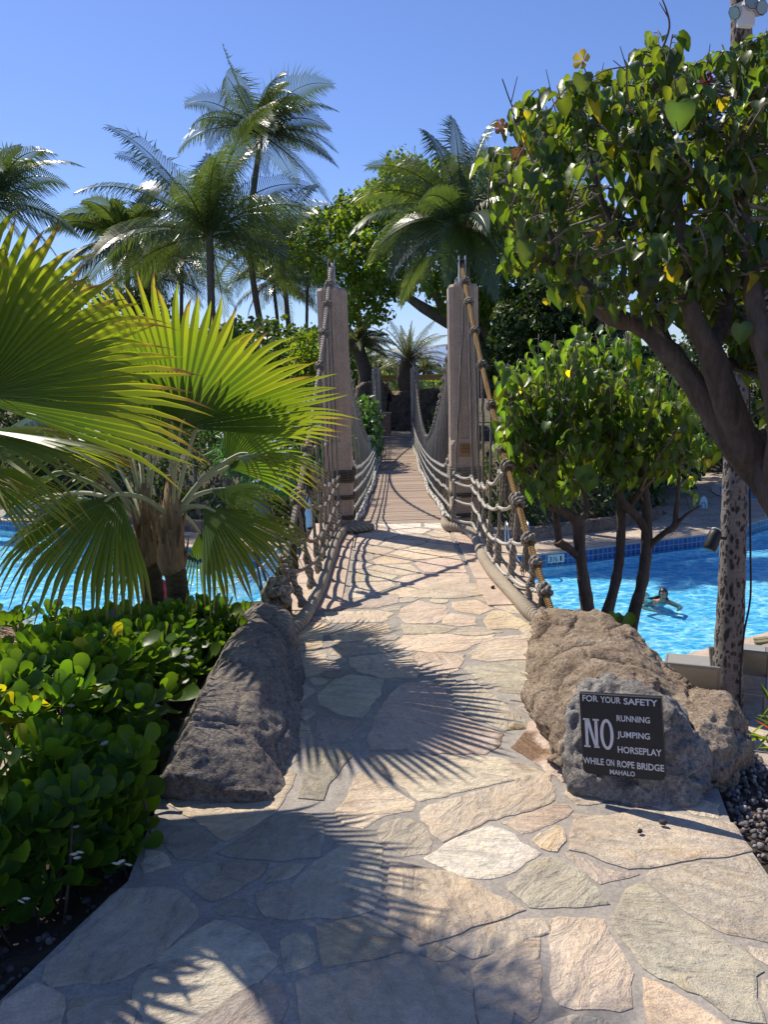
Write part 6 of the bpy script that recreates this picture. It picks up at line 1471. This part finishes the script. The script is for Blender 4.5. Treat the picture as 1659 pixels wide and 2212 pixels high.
# blue-and-white umbrella at the right edge
q = P(1648, 1000, 32); um = thing('pool_umbrella', (q.x, q.y, ZD), 'blue and white striped pool umbrella at the edge behind the hibiscus trunk', 'umbrella')
t = NT('stripes'); a = t.attr().outputs['Color']; M['stripes'] = t.done(t.pbr(a, .8)); mb = MB(); n = 16
for k in range(n):
    a, b = 2*math.pi*k/n, 2*math.pi*(k+1)/n; cc = (.08, .2, .6) if k % 2 else (.75, .78, .8); mb.add([(q.x, q.y, q.z+.45), (q.x+1.3*math.cos(a), q.y+1.3*math.sin(a), q.z-.1), (q.x+1.3*math.cos(b), q.y+1.3*math.sin(b), q.z-.1), (q.x+1.3*math.cos(b), q.y+1.3*math.sin(b), q.z-.3), (q.x+1.3*math.cos(a), q.y+1.3*math.sin(a), q.z-.3)], [(0, 1, 2), (1, 4, 3, 2)], cc)
mb.build('canopy', M['stripes'], um, False); mb = MB(); mb.tube([(q.x, q.y, ZD), (q.x, q.y, q.z+.45)], .03, 8); mb.build('pole', M['white'], um)
# net across the pool on the palm side
A_n, B_n = P(606, 1212, 19.3), P(455, 1318, 15.4); nt_ = thing('pool_net', ((A_n+B_n)/2).to_tuple()[:2]+(ZW,), 'sagging white net strung across the pool on the palm side', 'net'); mb = MB(); top = []
for i in range(25):
    t_ = i/24; p = A_n.lerp(B_n, t_); p.z = lerp(-2.15, -2.2, t_)-.28*4*t_*(1-t_); top.append(p)
mb.tube(top, .02, 6); mb.build('headline', M['white'], nt_); mb = MB()
for i in range(97):
    f = i/96*24; k = min(int(f), 23); p = top[k].lerp(top[k+1], f-k); mb.tube([p, Vector((p.x, p.y, ZW-.15))], .003, 3, cap=False)
for r in range(1, 7): mb.tube([Vector((p.x, p.y, lerp(p.z, ZW-.1, r/6.5))) for p in top], .003, 3, cap=False)
mb.build('mesh', M['white'], nt_)
# thatched umbrella below the bank
q = Vector((-4.15, 7.7, -.52)); th = thing('thatched_umbrella', (q.x, q.y, ZD), 'straw-thatched umbrella top below the shrub, by the palm-side pool', 'umbrella'); mb = MB(); vs = []; n = 40; pf = [(0, 0), (.3, -.07), (.6, -.2), (.85, -.38), (1.02, -.62), (1.08, -.85), (1.02, -.9)]
for r, z in pf:
    for j in range(n): a = 2*math.pi*j/n; k = 1+.03*noise.noise((j*.9, r*3, 0)); vs.append((q.x+r*k*math.cos(a), q.y+r*k*math.sin(a), q.z+z+.03*noise.noise((j*.7, r*6, 4))))
mb.add(vs, [(i*n+j, i*n+(j+1) % n, (i+1)*n+(j+1) % n, (i+1)*n+j) for i in range(len(pf)-1) for j in range(n)]); mb.build('thatch', M['thatch'], th)
g = np.random.default_rng(3); N = 5200; rr = np.sqrt(g.uniform(0, 1, N))*1.06; aa = g.uniform(0, 6.283, N); zz = np.interp(rr, [p[0] for p in pf[:-1]], [p[1] for p in pf[:-1]]); dd = np.stack([np.cos(aa), np.sin(aa), -np.interp(rr, [0, .6, 1.06], [.25, .5, 1.9])], 1); pos = np.stack([q.x+rr*np.cos(aa), q.y+rr*np.sin(aa), q.z+zz+.012], 1)
ST_V = [(-.5, 0, 0), (.5, 0, 0), (.3, 1, .02), (-.3, 1, .02)]; sz = np.stack([np.full(N, .010), g.uniform(.12, .26, N), np.ones(N)*.3], 1); cl = g.uniform(.5, 1.35, (N, 1))*np.array([[.42, .30, .19]]); t = NT('straw'); M['straw'] = t.done(t.pbr(t.attr().outputs['Color'], .8, None, .3))
scatter('straw', ST_V, [(0, 1, 2, 3)], pos, dd+g.normal(size=(N, 3))*.25, np.stack([np.cos(aa)*.5, np.sin(aa)*.5, np.ones(N)], 1), sz, cl, M['straw'], th, None, 'stuff'); mb = MB(); mb.tube([(q.x, q.y, ZD), (q.x, q.y, q.z-.1)], .06, 8); mb.build('post', M['bark'], th)
# white chairs / gear on the far left deck
for i, (x, y) in enumerate(((12, 1122), (62, 1112), (105, 1100))): 
    q = G(x, y+14, ZD); lounger((q.x, q.y, ZD+.004), R([70, 95, 80][i]), ['pale lounger at the very edge of the far pool deck', 'pale lounger in the middle of three on the far pool deck', 'pale lounger nearest the fan palm on the far pool deck'][i])
# folded white-and-blue towel flag seen between ropes
q = P(660, 1085, 20.6); tw_ = thing('closed_umbrella', (q.x, q.y, ZD), 'closed pale blue pool umbrella standing beyond the palm-side ropes', 'umbrella'); mb = MB(); mb.tube([(q.x, q.y, ZD), (q.x, q.y, q.z+.75)], .022, 7); mb.build('pole', M['white'], tw_); mb = MB(); mb.tube([(q.x, q.y, q.z-.62), (q.x, q.y, q.z-.4), (q.x-.03, q.y, q.z+.2), (q.x-.05, q.y, q.z+.62), (q.x-.05, q.y, q.z+.70)], [.13, .15, .11, .05, .01], 12, 1.2, 5, .2); mb.build('canopy', flat('pale_canvas', (.60, .72, .80), .8), tw_)

# ---- right edge: strappy plant, dry leaves
random.seed(40); q = G(1672, 1640, -.55); bl_ = thing('strap_plant', (2.2, 3.9, -.4), 'strappy yellow-green plant beside the sign boulder, a few red leaves in it', 'plant'); pos = []; yd = []; zd = []; sz = []; cl = []
for k in range(150):
    a = rnd(0, 6.28); el = rnd(.1, 1.2); p = Vector((2.25+rnd(-.35, .5), 3.95+rnd(-.35, .4), -.42+rnd(0, .25))); pos.append(p); yd.append((math.cos(a)*math.cos(el), math.sin(a)*math.cos(el), math.sin(el))); zd.append((-math.cos(a)*math.sin(el), -math.sin(a)*math.sin(el), math.cos(el))); L_ = rnd(.12, .23); sz.append((L_*.35, L_, L_)); red = random.random() < .03; kk = rnd(.7, 1.5); cl.append((4*kk, .45*kk, 1.2*kk) if red else (1.5*kk, 1.2*kk, .8*kk))
scatter('leaves', LO_V, LF, pos, yd, zd, sz, cl, M['hau2'], bl_); mb = MB()
for k in range(14): mb.tube([(2.25+rnd(-.4, .5), 3.9+rnd(-.3, .4), -.6), (2.25+rnd(-.4, .5), 3.9+rnd(-.3, .4), -.2)], [.008, .004], 5)
mb.build('stems', M['bark'], bl_)

# ---- swimmers
M['skin'] = flat('skin', (.42, .24, .16), .5, .4, 0, .06, 30); M['hair'] = flat('hair', (.012, .010, .010), .4, .4)
def skin_body(name, joints, edges, parent, mat, sub=2):
    me = bpy.data.meshes.new(name); me.from_pydata([j[0] for j in joints], edges, []); o = link(name, me); o.modifiers.new('s', 'SKIN'); 
    for i, j in enumerate(joints): me.skin_vertices[0].data[i].radius = (j[1], j[2] if len(j) > 2 else j[1])
    me.skin_vertices[0].data[0].use_root = True; sb = o.modifiers.new('u', 'SUBSURF'); sb.levels = sub; sb.render_levels = sub
    m2 = evaluated(o); o.modifiers.clear(); o.data = m2; m2.polygons.foreach_set('use_smooth', [True]*len(m2.polygons)); m2.materials.clear(); m2.materials.append(mat); o.parent = parent; return o
def head_parts(root, c, face, hairmat, s=1.):
    """eyes, mouth and hair of a head centred on c and looking along face (local coordinates)"""
    f = Vector(face).normalized(); r_ = f.cross(Vector((0, 0, 1))).normalized(); u_ = r_.cross(f)
    mb = MB(); bm = bmesh.new(); bmesh.ops.create_uvsphere(bm, u_segments=20, v_segments=14, radius=1)
    for v in list(bm.verts):
        p = v.co
        if p.y > .35 and p.z < .52 and abs(p.x) < .74: bm.verts.remove(v)
    for v in bm.verts: v.co = Vector((v.co.x*.088*s, v.co.y*.10*s-.008, v.co.z*.122*s+.006)) * (1+.04*noise.noise(v.co*6))
    m = Matrix(((r_.x, f.x, u_.x, c[0]), (r_.y, f.y, u_.y, c[1]), (r_.z, f.z, u_.z, c[2]), (0, 0, 0, 1))); mb.addbm(bm, m); o = mb.build('hair', hairmat); o.parent = root
    mb = MB()
    for s_ in (-1, 1): mb.box(Vector(c)+r_*.03*s_*s+f*.088*s+u_*.012*s, .022*s, .012, .010*s)
    mb.box(Vector(c)+f*.088*s-u_*.058*s, .042*s, .012, .011*s); o = mb.build('features', M['hair'], None, False); o.parent = root
q = G(1430, 1297, ZW); sw = thing('person', (q.x, q.y, ZW), 'person with black hair swimming in the pool in a bright aqua top', 'person')
fd = Vector((-.15, -1, 0)).normalized()
J = [((0, .55, -.14), .13, .10), ((0, .32, -.10), .125, .09), ((0, .10, -.06), .15, .09), ((0, .0, -.01), .075), ((0, -.055, .055), .055), ((.0, -.085, .10), .075, .07), ((0, -.09, .17), .085, .082), ((0, -.08, .235), .06),
     ((.19, .07, -.06), .055), ((.36, -.12, -.13), .042), ((.22, -.34, -.10), .03), ((.17, -.42, -.10), .022), ((-.19, .07, -.06), .055), ((-.40, -.08, -.12), .042), ((-.30, -.32, -.10), .03), ((-.26, -.41, -.10), .022),
     ((.10, .75, -.2), .085), ((.13, 1.15, -.28), .06), ((.14, 1.5, -.24), .045), ((-.10, .75, -.2), .085), ((-.16, 1.1, -.36), .06), ((-.14, 1.45, -.34), .045)]
E_ = [(0, 1), (1, 2), (2, 3), (3, 4), (4, 5), (5, 6), (6, 7), (2, 8), (8, 9), (9, 10), (10, 11), (2, 12), (12, 13), (13, 14), (14, 15), (0, 16), (16, 17), (17, 18), (0, 19), (19, 20), (20, 21)]
skin_body('body', J, E_, sw, M['skin']); head_parts(sw, (0, -.09, .15), fd, M['hair'], 1.05)
mb = MB(); bm = bmesh.new(); bmesh.ops.create_uvsphere(bm, u_segments=20, v_segments=12, radius=1)
for v in bm.verts: v.co = Vector((v.co.x*.19, v.co.y*.30+.28, v.co.z*.10-.075))
mb.addbm(bm); o = mb.build('swimsuit', flat('aqua_cloth', (.02, .45, .62), .7)); o.parent = sw
mb = MB(); mb.tube([(-.02, .02, .06), (-.12, .10, .02), (-.24, .15, .01)], [.05, .045, .01], 8, 0, 3, 0, True, None, .5); mb.tube([(.05, .02, .05), (.13, .06, .015), (.17, .09, .01)], [.04, .03, .01], 8, 0, 3, 0, True, None, .5); o = mb.build('wet_hair', M['hair']); o.parent = sw
q = G(347, 1300, ZW); pw = thing('person', (q.x, q.y, ZW), 'person in a red shirt standing in the pool behind the twin palm stems', 'person')
J = [((0, 0, -.15), .15, .11), ((0, 0, .1), .14, .10), ((0, 0, .36), .17, .11), ((0, 0, .46), .07), ((0, -.01, .53), .055), ((0, -.02, .58), .07), ((0, -.025, .66), .085, .09), ((0, -.02, .73), .06), ((.22, 0, .40), .06), ((.29, .02, .12), .048), ((.26, -.16, -.06), .036), ((.25, -.24, -.08), .026), ((-.22, 0, .40), .06), ((-.30, .02, .12), .048), ((-.27, -.16, -.06), .036), ((-.26, -.24, -.08), .026), ((.1, 0, -.3), .09), ((.11, 0, -.75), .065), ((.11, .02, -1.25), .05), ((-.1, 0, -.3), .09), ((-.11, 0, -.75), .065), ((-.11, .02, -1.25), .05)]
E_ = [(0, 1), (1, 2), (2, 3), (3, 4), (4, 5), (5, 6), (6, 7), (2, 8), (8, 9), (9, 10), (10, 11), (2, 12), (12, 13), (13, 14), (14, 15), (0, 16), (16, 17), (17, 18), (0, 19), (19, 20), (20, 21)]
skin_body('body', J, E_, pw, M['skin']); head_parts(pw, (0, -.025, .645), (0, -1, 0), M['hair'])
Js = [((0, 0, -.05), .165, .125), ((0, 0, .1), .155, .115), ((0, 0, .36), .185, .125), ((0, 0, .44), .09), ((.22, 0, .40), .085), ((.27, .01, .24), .075), ((-.22, 0, .40), .085), ((-.27, .01, .24), .075)]
skin_body('shirt', Js, [(0, 1), (1, 2), (2, 3), (2, 4), (4, 5), (2, 6), (6, 7)], pw, flat('red_cloth', (.55, .03, .05), .8))
Js = [((0, 0, -.12), .17, .13), ((.1, 0, -.3), .11), ((.11, 0, -.6), .10), ((-.1, 0, -.3), .11), ((-.11, 0, -.6), .10)]
skin_body('shorts', Js, [(0, 1), (1, 2), (0, 3), (3, 4)], pw, flat('navy_cloth', (.02, .04, .15), .8))
